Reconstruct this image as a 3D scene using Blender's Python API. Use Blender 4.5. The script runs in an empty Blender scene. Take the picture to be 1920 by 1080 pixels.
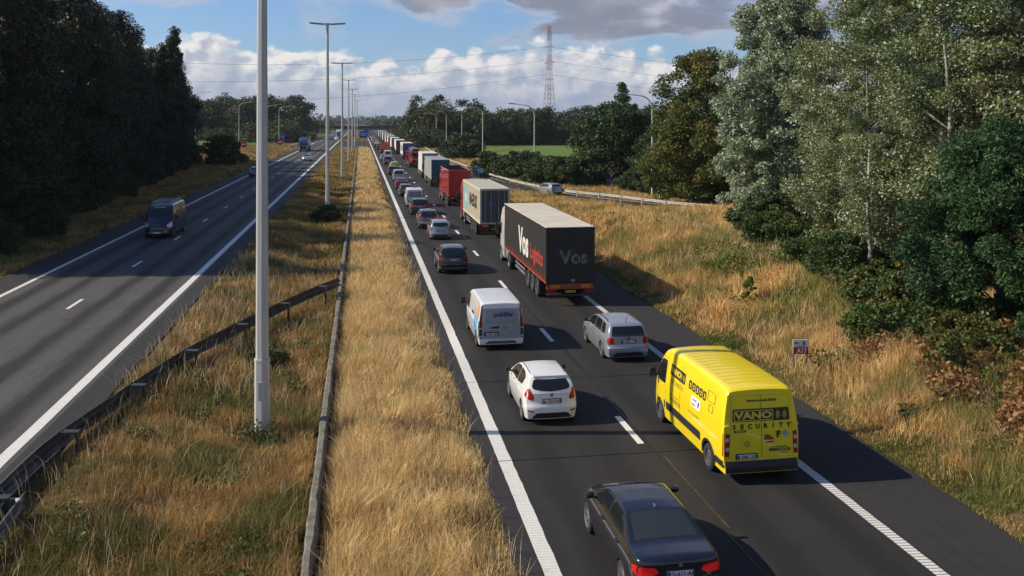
import bpy, bmesh, math, random
import numpy as np
from math import radians as R, sin, cos, tan, pi, atan2, sqrt
from mathutils import Vector, Matrix
from mathutils.bvhtree import BVHTree
from mathutils.geometry import delaunay_2d_cdt

S = bpy.context.scene
COL = S.collection
# ------------------------------------------------------------------ camera
CAM_X = -0.27; CAM_Y = -1.35; CAM_H = 9.5; F_PX = 1700.0; YAW = R(9.484); HORIZ = 226.0
cam = bpy.data.cameras.new('camera'); cam.sensor_width = 36; cam.lens = F_PX / 1920 * 36; cam.shift_y = -(540-HORIZ)/1920
cam.clip_start = 0.2; cam.clip_end = 20000
camo = bpy.data.objects.new('camera', cam); COL.objects.link(camo)
camo.location = (CAM_X, CAM_Y, CAM_H); camo.rotation_euler = (pi/2, 0, -YAW)
S.camera = camo
S.view_settings.view_transform = 'Standard'; S.view_settings.look = 'None'
S.view_settings.exposure = 0.1; S.view_settings.gamma = 1.0
S.cycles.max_bounces = 6; S.cycles.diffuse_bounces = 3; S.cycles.transmission_bounces = 3
S.cycles.glossy_bounces = 3; S.cycles.transparent_max_bounces = 4
S.cycles.caustics_reflective = False; S.cycles.caustics_refractive = False

# ------------------------------------------------------------------ sun
SUN_EL = R(36); 
SHD = Vector((cos(YAW), -sin(YAW), 0))                 # shadows fall this way
sd = bpy.data.lights.new('sun', 'SUN'); sd.energy = 5.0; sd.angle = R(0.53); sd.color = (1.0, .885, .70)
so = bpy.data.objects.new('sun', sd); COL.objects.link(so)
ldir = Vector((SHD.x*cos(SUN_EL), SHD.y*cos(SUN_EL), -sin(SUN_EL)))
so.rotation_euler = ldir.to_track_quat('-Z', 'Y').to_euler(); so.location = (-60, 20, 60)

# ------------------------------------------------------------------ node helper
class NT:
    def __init__(s, nt): s.t = nt; s.n = nt.nodes; s.l = nt.links
    def new(s, typ, **kw):
        nd = s.n.new(typ)
        for k, v in kw.items(): setattr(nd, k, v)
        return nd
    def put(s, sock, v):
        if hasattr(v, 'is_output'): s.l.new(v, sock)
        elif v is not None:
            try: sock.default_value = v
            except Exception: sock.default_value = tuple(v) + (1,)
    def m(s, op, a, b=None, c=None, clamp=False):
        nd = s.new('ShaderNodeMath', operation=op, use_clamp=clamp)
        s.put(nd.inputs[0], a)
        if b is not None: s.put(nd.inputs[1], b)
        if c is not None: s.put(nd.inputs[2], c)
        return nd.outputs[0]
    def noise(s, vec, scale, detail=4, rough=.55, dist=0.0, dim='3D'):
        nd = s.new('ShaderNodeTexNoise', noise_dimensions=dim)
        if vec is not None: s.l.new(vec, nd.inputs['Vector'])
        nd.inputs['Scale'].default_value = scale; nd.inputs['Detail'].default_value = detail
        nd.inputs['Roughness'].default_value = rough; nd.inputs['Distortion'].default_value = dist
        return nd.outputs['Fac']
    def ramp(s, fac, lo, hi, smooth=True):
        nd = s.new('ShaderNodeMapRange', interpolation_type='SMOOTHSTEP' if smooth else 'LINEAR')
        s.put(nd.inputs[0], fac); s.put(nd.inputs[1], lo); s.put(nd.inputs[2], hi)
        return nd.outputs[0]
    def mix(s, f, a, b, mode='MIX'):
        nd = s.new('ShaderNodeMix', data_type='RGBA', blend_type=mode)
        s.put(nd.inputs[0], f)
        s.put(nd.inputs[6], (tuple(a)+(1,)) if isinstance(a, tuple) and len(a) == 3 else a)
        s.put(nd.inputs[7], (tuple(b)+(1,)) if isinstance(b, tuple) and len(b) == 3 else b)
        return nd.outputs[2]
    def comb(s, x, y, z):
        nd = s.new('ShaderNodeCombineXYZ'); s.put(nd.inputs[0], x); s.put(nd.inputs[1], y); s.put(nd.inputs[2], z)
        return nd.outputs[0]
    def sep(s, v):
        nd = s.new('ShaderNodeSeparateXYZ'); s.l.new(v, nd.inputs[0]); return nd.outputs

# ------------------------------------------------------------------ sky
world = bpy.data.worlds.new('World'); S.world = world; world.use_nodes = True
w = NT(world.node_tree); w.n.clear()
out = w.new('ShaderNodeOutputWorld')
sky = w.new('ShaderNodeTexSky', sky_type='NISHITA'); sky.sun_disc = False
sky.sun_elevation = SUN_EL
tosun = -ldir
sky.sun_rotation = atan2(tosun.x, tosun.y); sky.altitude = 20; sky.air_density = 1.0; sky.dust_density = .6; sky.ozone_density = 2.0
bg = w.new('ShaderNodeBackground'); w.l.new(w.mix(1.0, sky.outputs[0], (.70, .93, 1.27), 'MULTIPLY'), bg.inputs[0]); bg.inputs[1].default_value = .095
tc = w.new('ShaderNodeTexCoord'); dx, dy, dz = w.sep(tc.outputs['Generated'])
az = w.m('ARCTAN2', dx, dy)                      # radians, right positive, 0 = along the motorway
hor = w.m('SQRT', w.m('ADD', w.m('MULTIPLY', dx, dx), w.m('MULTIPLY', dy, dy)))
el = w.m('ARCTAN2', dz, hor)
def cn(a, e, sa, se, scale, detail, rough=.55, dist=0.0, off=0):
    return w.noise(w.comb(w.m('MULTIPLY', a, sa), w.m('MULTIPLY', e, se), off), scale, detail, rough, dist)
def cloudlayer(n0, top_sharp):
    return n0
# cumulus bank near the horizon: (elevation in radians; the frame's top edge is at 0.13)
billow = cn(az, el, 1, 1.35, 30, 6, .50, .15, 3.1)
big = cn(az, el, 1, .25, 8, 2, .5, 0, 7.7)
topel = w.m('ADD', .078, w.m('MULTIPLY', w.m('SUBTRACT', big, .5), .075))
topel = w.m('SUBTRACT', topel, w.m('MULTIPLY', w.ramp(az, .22, .42), .022))
d1 = w.m('SUBTRACT', topel, el); soft0 = cn(az, el, 1, 2.6, 12, 5, .55, .3, 71.0)
dens = w.m('ADD', w.m('MULTIPLY', d1, 34.0), w.m('MULTIPLY', w.m('SUBTRACT', billow, .5), 2.2))
cmask = w.m('MULTIPLY', w.ramp(dens, -.05, .30), w.m('SUBTRACT', 1.0, w.m('MULTIPLY', w.ramp(soft0, .52, .66), w.ramp(el, .035, .06))))
billow2 = cn(w.m('SUBTRACT', az, .007), w.m('ADD', el, .007), 1, 1.35, 30, 6, .50, .15, 3.1)
lit = w.m('ADD', .60, w.m('MULTIPLY', w.m('SUBTRACT', billow, billow2), 5.0), clamp=True)
crest = w.ramp(dens, 2.0, .2)                    # crests of the bank catch the sun
soft = cn(az, el, 1, 2.0, 11, 4, .55, .3, 12.0)
body = w.ramp(w.m('ADD', soft, w.m('MULTIPLY', crest, .22)), .42, .66)
low = w.ramp(el, .062, .012)                     # the bank's base is hazy blue grey
lit = w.m('MULTIPLY', lit, w.m('SUBTRACT', 1.0, w.m('MULTIPLY', low, .70)))
lit = w.m('ADD', w.m('MULTIPLY', lit, w.m('ADD', .38, w.m('MULTIPLY', body, .62))), w.m('MULTIPLY', crest, .22), clamp=True)
ccol = w.mix(lit, (.34, .42, .58), (1.0, .965, .93))
bgc = w.new('ShaderNodeBackground'); w.l.new(ccol, bgc.inputs[0]); bgc.inputs[1].default_value = .86
# grey upper cloud deck and thin pinkish wisps
up = cn(az, el, 1, 3.2, 5.2, 6, .55, .35, 21.0)
upm = w.m('ADD', up, w.m('MULTIPLY', w.ramp(el, .095, .135), .16))
upm = w.m('ADD', upm, w.m('MULTIPLY', w.ramp(az, -.05, .25), .13))
upm = w.m('SUBTRACT', upm, .125)
upm = w.m('MULTIPLY', w.ramp(upm, .47, .62), .92)
upm = w.m('MULTIPLY', upm, w.m('MULTIPLY', w.ramp(el, .070, .098), w.ramp(el, .60, .30)))
upd = cn(az, el, 1, 2.4, 14, 5, .55, .2, 33.0)
upc = w.mix(w.ramp(w.m('SUBTRACT', w.m('ADD', upd, w.m('MULTIPLY', w.ramp(upm, .9, .3), .25)), w.m('MULTIPLY', w.ramp(az, -.1, .2), .12)), .36, .66), (.27, .29, .36), (.66, .65, .74))
wisp = cn(az, el, 1, 2.0, 9, 5, .5, .3, 51.0)
wism = w.m('MULTIPLY', w.m('MULTIPLY', w.ramp(wisp, .53, .70), .50), w.m('MULTIPLY', w.ramp(el, .05, .085), w.ramp(el, .7, .3)))
upm = w.m('ADD', upm, w.m('MULTIPLY', wism, w.m('SUBTRACT', 1.0, upm)))
upc = w.mix(w.m('MULTIPLY', wism, .5), upc, (.74, .70, .78))
bgu = w.new('ShaderNodeBackground'); w.l.new(upc, bgu.inputs[0]); bgu.inputs[1].default_value = .80
mx1 = w.new('ShaderNodeMixShader'); w.l.new(upm, mx1.inputs[0]); w.l.new(bg.outputs[0], mx1.inputs[1]); w.l.new(bgu.outputs[0], mx1.inputs[2])
mx2 = w.new('ShaderNodeMixShader'); w.l.new(cmask, mx2.inputs[0]); w.l.new(mx1.outputs[0], mx2.inputs[1]); w.l.new(bgc.outputs[0], mx2.inputs[2])
w.l.new(mx2.outputs[0], out.inputs[0])
world.cycles.sampling_method = 'MANUAL'; world.cycles.sample_map_resolution = 512

# ------------------------------------------------------------------ pixel -> world point helper (1920x1080 photo pixels)
def at_dist(px, py, D):                            # point at forward distance D
    r = (px-960)*D/F_PX
    return Vector((CAM_X + r*cos(YAW) + D*sin(YAW), CAM_Y - r*sin(YAW) + D*cos(YAW), CAM_H - (py-HORIZ)*D/F_PX))
def at(px, py, z=0.0): return at_dist(px, py, F_PX*(CAM_H-z)/(py-HORIZ))

# ------------------------------------------------------------------ materials
MATS = {}
def pm(name, col, rough=.6, metal=0., spec=.5, coat=0., emit=0., var=0., vscale=3., bump=0., bscale=30., dirt=0.):
    if name in MATS: return MATS[name]
    m = bpy.data.materials.new(name); m.use_nodes = True; MATS[name] = m
    t = NT(m.node_tree); b = t.n['Principled BSDF']
    b.inputs['Roughness'].default_value = rough; b.inputs['Metallic'].default_value = metal
    b.inputs['Specular IOR Level'].default_value = spec
    b.inputs['Coat Weight'].default_value = coat; b.inputs['Coat Roughness'].default_value = .04
    c = tuple(col) + (1,)
    if var or dirt:
        tcn = t.new('ShaderNodeTexCoord'); o = tcn.outputs['Object']
        cc = c
        if var:
            f = t.noise(o, vscale, 5, .6)
            cc = t.mix(t.ramp(f, .3, .7), tuple(x*(1-var) for x in col), tuple(min(1, x*(1+var)) for x in col))
        if dirt:
            f2 = t.noise(t.comb(*[t.m('MULTIPLY', q, k) for q, k in zip(t.sep(o), (6, 6, .8))]), 1.2, 5, .65)
            cc = t.mix(t.m('MULTIPLY', t.ramp(f2, .42, .75), dirt), cc, (.16, .13, .10))
        t.put(b.inputs['Base Color'], cc)
    else: b.inputs['Base Color'].default_value = c
    if bump:
        tcn = t.new('ShaderNodeTexCoord')
        bp = t.new('ShaderNodeBump'); bp.inputs['Strength'].default_value = bump
        t.l.new(t.noise(tcn.outputs['Object'], bscale, 4), bp.inputs['Height']); t.l.new(bp.outputs[0], b.inputs['Normal'])
    if emit:
        b.inputs['Emission Color'].default_value = c; b.inputs['Emission Strength'].default_value = emit
    return m
def paint(name, col, metal=0., rough=.28, dirt=.12): return pm('paint_'+name, col, rough, metal, .5, .9, dirt=dirt)
GLASS = pm('glass', (.012, .015, .017), .04, 0, .6)
GLASSG = pm('glass_grey', (.030, .036, .036), .06, 0, .7)
RUB = pm('tyre_rubber', (.018, .018, .018), .85, var=.3)
BLK = pm('black_plastic', (.02, .02, .022), .55)
DARK = pm('dark_void', (.006, .006, .007), .9)
RIM = pm('alloy', (.55, .55, .56), .3, .85)
STEELRIM = pm('steel_rim', (.16, .16, .17), .45, .6)
REDL = pm('red_lens', (.40, .008, .008), .3, 0, .3, .15)
REDON = pm('red_lens_lit', (.50, .010, .010), .3, 0, .3, .2, emit=.30)
WHL = pm('clear_lens', (.65, .66, .68), .12, .2, .6, .8)
AMB = pm('amber_lens', (.7, .22, .02), .3)
PLATE = pm('plate_white', (.72, .72, .70), .4)
PLATEY = pm('plate_yellow', (.75, .48, .03), .4)
PTXR = pm('plate_text_red', (.25, .02, .03), .5)
PTXB = pm('plate_text_black', (.02, .02, .02), .5)
EUBLUE = pm('plate_blue', (.02, .06, .35), .4)
CHR = pm('chrome', (.75, .76, .78), .12, 1.)
GALV = pm('galvanised', (.42, .44, .45), .42, .7, var=.25, vscale=2, dirt=.25)

# ------------------------------------------------------------------ object helpers
def link(name, me, mat, parent=None, smooth=False):
    if mat is not None:
        if isinstance(mat, (list, tuple)):
            for m_ in mat: me.materials.append(m_)
        else: me.materials.append(mat)
    if smooth:
        me.polygons.foreach_set('use_smooth', [True]*len(me.polygons))
    o = bpy.data.objects.new(name, me); COL.objects.link(o)
    if parent is not None: o.parent = parent
    return o
def tag(o, label=None, cat=None, group=None, kind=None):
    if label: o['label'] = label
    if cat: o['category'] = cat
    if group: o['group'] = group
    if kind: o['kind'] = kind
    return o
def thing(name, label, cat, loc=(0, 0, 0), rz=0., group=None):
    o = bpy.data.objects.new(name, None); COL.objects.link(o); o.empty_display_size = .3
    o.location = loc; o.rotation_euler = (0, 0, rz)
    return tag(o, label, cat, group)
def copy_tree(o, parent=None):
    c = o.copy(); COL.objects.link(c); c.parent = parent
    for ch in list(o.children): copy_tree(ch, c)
    return c

class MB:
    def __init__(s): s.v = []; s.f = []
    def add(s, vs, fs):
        n = len(s.v); s.v += [tuple(p) for p in vs]; s.f += [tuple(i+n for i in f) for f in fs]; return s
    def box(s, x0, x1, y0, y1, z0, z1, c=0.0, M=None):
        """box with chamfered edges"""
        if x1 < x0: x0, x1 = x1, x0
        if y1 < y0: y0, y1 = y1, y0
        if z1 < z0: z0, z1 = z1, z0
        c = min(c, (x1-x0)*.45, (y1-y0)*.45, (z1-z0)*.45)
        if c <= 0:
            vs = [(x, y, z) for z in (z0, z1) for x, y in ((x0, y0), (x1, y0), (x1, y1), (x0, y1))]
            fs = [(3, 2, 1, 0), (4, 5, 6, 7), (0, 1, 5, 4), (1, 2, 6, 5), (2, 3, 7, 6), (3, 0, 4, 7)]
        else:
            bm = bmesh.new(); bmesh.ops.create_cube(bm, size=1)
            for v in bm.verts:
                v.co = Vector(((x0+x1)/2+v.co.x*(x1-x0), (y0+y1)/2+v.co.y*(y1-y0), (z0+z1)/2+v.co.z*(z1-z0)))
            bmesh.ops.bevel(bm, geom=bm.edges[:], offset=c, segments=2, profile=.5, affect='EDGES')
            bm.verts.index_update(); vs = [v.co.copy() for v in bm.verts]; fs = [tuple(v.index for v in f.verts) for f in bm.faces]; bm.free()
        if M is not None: vs = [M @ Vector(p) for p in vs]
        return s.add(vs, fs)
    def tube(s, pts, rad, n=8, cap=True):
        pts = [Vector(p) for p in pts]
        if not hasattr(rad, '__len__'): rad = [rad]*len(pts)
        vs = []; fs = []; ref = None
        for i, p in enumerate(pts):
            d = (pts[min(i+1, len(pts)-1)] - pts[max(i-1, 0)])
            d = d.normalized() if d.length > 1e-9 else Vector((0, 0, 1))
            if ref is None: ref = Vector((0, 0, 1)) if abs(d.z) < .9 else Vector((1, 0, 0))
            a = d.cross(ref).normalized(); b = d.cross(a).normalized(); ref = b.cross(d) * -1 if False else ref
            for k in range(n):
                t = 2*pi*k/n; vs.append(p + a*(cos(t)*rad[i]) + b*(sin(t)*rad[i]))
        for i in range(len(pts)-1):
            for k in range(n):
                k2 = (k+1) % n; fs.append((i*n+k, i*n+k2, (i+1)*n+k2, (i+1)*n+k))
        if cap:
            fs.append(tuple(range(n))[::-1]); fs.append(tuple((len(pts)-1)*n+k for k in range(n)))
        return s.add(vs, fs)
    def cyl(s, c, axis, r, h, n=20):
        c = Vector(c); d = {'X': Vector((1, 0, 0)), 'Y': Vector((0, 1, 0)), 'Z': Vector((0, 0, 1))}[axis]
        return s.tube([c-d*h/2, c+d*h/2], r, n)
    def lathe(s, prof, axis='X', n=28, c=(0, 0, 0)):
        """prof: (offset along axis, radius)"""
        vs = []; fs = []; m = len(prof)
        for a, r in prof:
            for k in range(n):
                t = 2*pi*k/n; p, q = r*cos(t), r*sin(t)
                v = (a, p, q) if axis == 'X' else ((p, a, q) if axis == 'Y' else (p, q, a))
                vs.append((v[0]+c[0], v[1]+c[1], v[2]+c[2]))
        for i in range(m-1):
            for k in range(n):
                k2 = (k+1) % n; fs.append((i*n+k, (i+1)*n+k, (i+1)*n+k2, i*n+k2))
        return s.add(vs, fs)
    def prism(s, poly, axis, a0, a1):
        """poly in the plane across axis; X:(y,z) Y:(x,z) Z:(x,y)"""
        n = len(poly)
        f = {'X': lambda a, p: (a, p[0], p[1]), 'Y': lambda a, p: (p[0], a, p[1]), 'Z': lambda a, p: (p[0], p[1], a)}[axis]
        vs = [f(a0, p) for p in poly] + [f(a1, p) for p in poly]
        fs = [tuple(range(n)), tuple(range(2*n-1, n-1, -1))] + [(i, i+n, (i+1) % n+n, (i+1) % n) for i in range(n)]
        return s.add(vs, fs)
    def mesh(s, name):
        me = bpy.data.meshes.new(name); me.from_pydata(s.v, [], s.f)
        return me
    def build(s, name, mat, parent=None, smooth=False, fix=True):
        me = s.mesh(name)
        if fix:
            bm = bmesh.new(); bm.from_mesh(me); bmesh.ops.recalc_face_normals(bm, faces=bm.faces); bm.to_mesh(me); bm.free()
        o = link(name, me, mat, parent, False)
        if smooth: smooth_angle(o.data)
        return o
def smooth_angle(me, ang=35):
    me.polygons.foreach_set('use_smooth', [True]*len(me.polygons))
    try: me.set_sharp_from_angle(angle=R(ang))
    except Exception: pass
def text(s, size, mat, parent, origin, right, up, name='lettering', bold=0.0, align='CENTER', wide=1.0, spacing=1.0):
    cu = bpy.data.curves.new('t', 'FONT'); cu.body = s; cu.size = size; cu.align_x = align; cu.align_y = 'CENTER'
    cu.offset = bold; cu.resolution_u = 2; cu.space_character = spacing; cu.extrude = .0015
    ob = bpy.data.objects.new('t', cu); COL.objects.link(ob)
    dg = bpy.context.evaluated_depsgraph_get(); me = bpy.data.meshes.new_from_object(ob.evaluated_get(dg))
    bpy.data.objects.remove(ob); bpy.data.curves.remove(cu)
    r = Vector(right); u = Vector(up); nn = r.cross(u)
    M = Matrix(((r.x*wide, u.x, nn.x, origin[0]), (r.y*wide, u.y, nn.y, origin[1]), (r.z*wide, u.z, nn.z, origin[2]), (0, 0, 0, 1)))
    me.transform(M); me.name = name; me.materials.clear()
    return link(name, me, mat, parent)
REAR = ((1, 0, 0), (0, 0, 1)); LEFT = ((0, -1, 0), (0, 0, 1)); FRONT = ((-1, 0, 0), (0, 0, 1))

def npmesh(name, V, F, mat, parent=None, smooth=False):
    """V (n,3) F (m,k) arrays -> fast mesh"""
    me = bpy.data.meshes.new(name); k = F.shape[1]
    me.vertices.add(len(V)); me.vertices.foreach_set('co', V.astype(np.float32).ravel())
    me.loops.add(F.size); me.loops.foreach_set('vertex_index', F.astype(np.int32).ravel())
    me.polygons.add(len(F)); me.polygons.foreach_set('loop_start', np.arange(0, F.size, k, dtype=np.int32))
    me.polygons.foreach_set('loop_total', np.full(len(F), k, dtype=np.int32))
    me.update(calc_edges=True); me.validate()
    return link(name, me, mat, parent, smooth)
# ================================================================== GROUND
ZL = 0.6                                               # left carriageway is a little higher
def sst(a, b, x):
    t = np.clip((x-a)/(b-a), 0, 1); return t*t*(3-2*t)
def ground(x, y):
    x = np.asarray(x, float); y = np.asarray(y, float)
    z = ZL*(1-sst(-7.8, -3.0, x))
    near = 1-sst(62, 92, y)
    bank = near*(1.9*sst(14.5, 21.5, x) + .8*sst(24, 40, x)) + (1-near)*.12*sst(14.5, 17, x)
    z = z + bank + .06*np.sin(x*1.3+y*.37)*np.sin(y*.21-x*.5)*(sst(14.6, 16, x)+sst(20.6, 23, -x))
    z = z - .05*(sst(-9.0, -8.4, x)*(1-sst(2.9, 3.3, x)))
    z = z - .06*(sst(20.2, 20.6, -x))
    return z
def gz(x, y): return float(ground(x, y))
def gridmesh(name, xs, ys, zf, mat, off=0., kind='structure', label=None, cat=None):
    X, Y = np.meshgrid(xs, ys); Z = zf(X, Y)+off
    V = np.stack([X.ravel(), Y.ravel(), Z.ravel()], 1); nx = len(xs); ny = len(ys)
    i = np.arange((ny-1)*(nx-1)); r = i//(nx-1); c = i % (nx-1); a = r*nx+c
    F = np.stack([a, a+1, a+nx+1, a+nx], 1)
    o = npmesh(name, V, F, mat, smooth=True); tag(o, label, cat, kind=kind); return o

def matN(name):
    m = bpy.data.materials.new(name); m.use_nodes = True; MATS[name] = m
    t = NT(m.node_tree); return m, t, t.n['Principled BSDF']
# soil and dead grass
mg, t, b = matN('ground_soil')
P_ = t.new('ShaderNodeNewGeometry').outputs['Position']
n1 = t.noise(P_, .35, 6, .65); n2 = t.noise(P_, 4.0, 5, .7); n3 = t.noise(P_, .02, 3, .5)
c = t.mix(t.ramp(n2, .3, .7), (.05, .040, .018), (.17, .115, .045))
c = t.mix(t.m('MULTIPLY', t.ramp(n1, .5, .68), .7), c, (.035, .055, .015))
px, py, pz = t.sep(P_)
far = t.ramp(py, 330, 460)
c = t.mix(t.m('MULTIPLY', far, .9), c, t.mix(t.ramp(n3, .4, .6), (.05, .085, .022), (.12, .12, .04)))
t.put(b.inputs['Base Color'], c); b.inputs['Roughness'].default_value = .95; b.inputs['Specular IOR Level'].default_value = .1
xs = np.unique(np.concatenate([np.linspace(-5000, -200, 14), np.linspace(-200, -40, 17), np.linspace(-40, 60, 161), np.linspace(60, 200, 15), np.linspace(200, 5000, 14)]))
ys = np.unique(np.concatenate([np.linspace(-600, -10, 12), np.linspace(-10, 140, 181), np.linspace(140, 600, 60), np.linspace(600, 9000, 24)]))
gridmesh('ground', xs, ys, lambda X, Y: ground(X, Y) - .03*((X > 2.9) & (X < 14.6)) - .05*((X > -20.4) & (X < -8.2)), mg)

# asphalt
def asphalt(name, base, lanes, track, amt, dark=None):
    m, t, b = matN(name)
    P = t.new('ShaderNodeNewGeometry').outputs['Position']; x, y, z = t.sep(P)
    n_f = t.noise(P, 38, 4, .8); n_m = t.noise(t.comb(t.m('MULTIPLY', x, 1.0), t.m('MULTIPLY', y, .09), 0.), 2.4, 6, .68)
    n_b = t.noise(P, .12, 4, .6); n_g = t.noise(P, 110, 2, .7)
    c = t.mix(t.ramp(n_f, .28, .72), tuple(k*.66 for k in base), tuple(k*1.34 for k in base))
    c = t.mix(t.m('MULTIPLY', t.ramp(n_g, .60, .74), .55), c, tuple(min(1, k*2.6) for k in base))
    c = t.mix(t.m('MULTIPLY', t.ramp(n_m, .35, .7), .45), c, tuple(k*.55 for k in base))
    n_s = t.noise(P, 9, 5, .75); c = t.mix(t.m('MULTIPLY', t.ramp(n_s, .50, .68), .38), c, tuple(k*1.9 for k in base))
    n_d = t.noise(P, 1.1, 5, .7); c = t.mix(t.m('MULTIPLY', t.ramp(n_d, .54, .66), .35), c, tuple(k*.45 for k in base))
    c = t.mix(t.m('MULTIPLY', t.ramp(n_b, .4, .7), .3), c, tuple(k*1.35 for k in base))
    for xc in track:
        g = t.m('SUBTRACT', 1.0, t.m('MINIMUM', 1.0, t.m('ABSOLUTE', t.m('DIVIDE', t.m('SUBTRACT', t.m('ADD', x, t.m('MULTIPLY', n_m, .9)), xc+.45), .75))))
        c = t.mix(t.m('MULTIPLY', t.ramp(g, 0, 1), t.m('ADD', amt*.4, t.m('MULTIPLY', n_b, amt*1.2))), c, dark or tuple(k*.45 for k in base))
    n_c = t.noise(t.comb(t.m('MULTIPLY', x, 3.0), t.m('MULTIPLY', y, .5), 2.), 1.0, 8, .75)
    crack = t.m('MULTIPLY', t.ramp(t.m('ABSOLUTE', t.m('SUBTRACT', n_c, .5)), .006, .0), .35)
    c = t.mix(crack, c, (.012, .012, .012))
    t.put(b.inputs['Base Color'], c); b.inputs['Roughness'].default_value = .8; b.inputs['Specular IOR Level'].default_value = .28
    bp = t.new('ShaderNodeBump'); bp.inputs['Strength'].default_value = .5; bp.inputs['Distance'].default_value = .02
    t.l.new(n_f, bp.inputs['Height']); t.l.new(bp.outputs[0], b.inputs['Normal'])
    return m
asR = asphalt('asphalt_dark', (.030, .0285, .027), 0, (4.9, 6.7, 8.9, 10.8), .7, (.016, .0155, .015))
asL = asphalt('asphalt_grey', (.085, .082, .078), 0, (-17.1, -15.2, -12.7, -10.7), 1.1, (.026, .025, .025))
asS = asphalt('asphalt_shoulder', (.036, .034, .035), 0, (), 0)
def wavy_strip(name, x0, x1, y0, y1, z, mat, wav0=.0, wav1=.0, step=1.0, seed=1, **k):
    rng = np.random.RandomState(seed); n = int((y1-y0)/step)+1; ys_ = np.linspace(y0, y1, n)
    def nz(a):
        r = rng.randn(n); r = np.convolve(r, [.2, .3, .3, .2], 'same'); return a*r
    A = x0+nz(wav0); B = x1+nz(wav1)
    V = np.concatenate([np.stack([A, ys_, np.full(n, z)], 1), np.stack([B, ys_, np.full(n, z)], 1)])
    i = np.arange(n-1); F = np.stack([i, i+n, i+n+1, i+1], 1)
    o = npmesh(name, V, F, mat); tag(o, kind='structure', **k); return o
wavy_strip('road', 3.0, 14.45, -40, 950, 0.0, asR, .05, .07, .5)
wavy_strip('road', -20.3, -8.3, -40, 950, ZL+.0, asL, .06, .05, .5, 3)
wavy_strip('road_shoulder', 11.95, 14.4, -40, 950, .004, asS, 0, .05, .5, 4)
wavy_strip('road_shoulder', 3.02, 3.5, -40, 950, .004, asS, .05, 0, .5, 5)
wavy_strip('road_shoulder', -20.28, -18.5, -40, 950, ZL+.004, asS, .05, 0, .5, 6)
wavy_strip('road_shoulder', -9.2, -8.32, -40, 950, ZL+.004, asS, 0, .05, .5, 7)
# paved crossover in the median
mz = lambda X, Y: np.maximum(ground(X, Y), 0)+.03
gridmesh('pavement_crossover', np.linspace(-8.3, 3.05, 12), np.linspace(318, 402, 8), mz, asS, .03)

# white paint
def linepaint(name, ribs):
    m, t, b = matN(name)
    P = t.new('ShaderNodeNewGeometry').outputs['Position']; x, y, z = t.sep(P)
    f = t.noise(P, 9, 6, .75); f2 = t.noise(P, 55, 3, .7)
    c = t.mix(t.m('MULTIPLY', t.ramp(f, .50, .72), .5), (.74, .72, .66), (.34, .33, .31))
    c = t.mix(t.m('MULTIPLY', t.ramp(f2, .58, .68), .5), c, (.16, .155, .15))
    if ribs:
        s_ = t.m('SINE', t.m('ADD', t.m('MULTIPLY', t.m('ADD', y, t.m('MULTIPLY', x, .10)), 2*pi/.13), t.m('MULTIPLY', f, 2.0)))
        c = t.mix(t.m('MULTIPLY', t.ramp(s_, .0, .7), ribs), c, (.20, .195, .19))
    t.put(b.inputs['Base Color'], c); b.inputs['Roughness'].default_value = .6
    return m
LP = linepaint('road_paint', 0); LPR = linepaint('road_paint_ribbed', .85); LPR2 = linepaint('road_paint_lightly_ribbed', .22)
wavy_strip('road_line', 3.52, 3.89, -40, 950, .010, LPR2, .006, .012, .13, 8)
wavy_strip('road_line', 11.58, 11.86, -40, 950, .010, LPR, .006, .012, .13, 9)
wavy_strip('road_line', -18.38, -18.13, -40, 950, ZL+.010, LP, .006, .006, .4, 10)
wavy_strip('road_line', -9.72, -9.36, -40, 950, ZL+.010, LP, .006, .006, .4, 11)
mb = MB(); mbl = MB()
for k in range(-2, 60):
    y = 24.3+12.5*k; mb.add([(7.76, y, .010), (7.96, y, .010), (7.96, y+2.5, .010), (7.76, y+2.5, .010)], [(0, 1, 2, 3)])
    y = 44.3+12.5*(k-2); mbl.add([(-14.02, y, ZL+.010), (-13.84, y, ZL+.010), (-13.84, y+2.4, ZL+.010), (-14.02, y+2.4, ZL+.010)], [(0, 1, 2, 3)])
tag(mb.build('road_line', LP, fix=False), kind='structure'); tag(mbl.build('road_line', LP, fix=False), kind='structure')
TAR = pm('tar_seal', (.010, .010, .010), .45)
wavy_strip('road_seam', 8.03, 8.09, -10, 260, .014, TAR, .012, .018, .5, 12)
wavy_strip('road_seam', 8.17, 8.21, 18.6, 23.2, .018, pm('strip_yellow', (.085, .060, .018), .7, var=.6, vscale=6), .01, .02, .3, 13)  # thin uneven strip of dull yellow just right of the tar seam
# slip road on the right, running in to the motorway far ahead
def ribbon(name, pts, wd, mat, z, kind='structure', label=None, cat=None):
    n = len(pts); V = []; 
    for i, (x, y) in enumerate(pts):
        a = Vector(pts[max(i-1, 0)]); c = Vector(pts[min(i+1, n-1)]); d = (c-a).normalized(); nn = Vector((d.y, -d.x))
        ww = wd[i] if hasattr(wd, '__len__') else wd
        V.append((x-nn.x*ww/2, y-nn.y*ww/2, z)); V.append((x+nn.x*ww/2, y+nn.y*ww/2, z))
    F = [(2*i, 2*i+1, 2*i+3, 2*i+2) for i in range(n-1)]
    me = bpy.data.meshes.new(name); me.from_pydata(V, [], F); o = link(name, me, mat)
    tag(o, label, cat, kind=kind); return o
def smoothpath(pts, n=12):
    out_ = []; P4 = [pts[0]]+list(pts)+[pts[-1]]
    for i in range(1, len(P4)-2):
        p0, p1, p2, p3 = [np.array(q, float) for q in P4[i-1:i+3]]
        for k in range(n):
            t_ = k/n; out_.append(tuple(.5*((2*p1)+(-p0+p2)*t_+(2*p0-5*p1+4*p2-p3)*t_**2+(-p0+3*p1-3*p2+p3)*t_**3)))
    out_.append(tuple(pts[-1])); return out_
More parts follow.
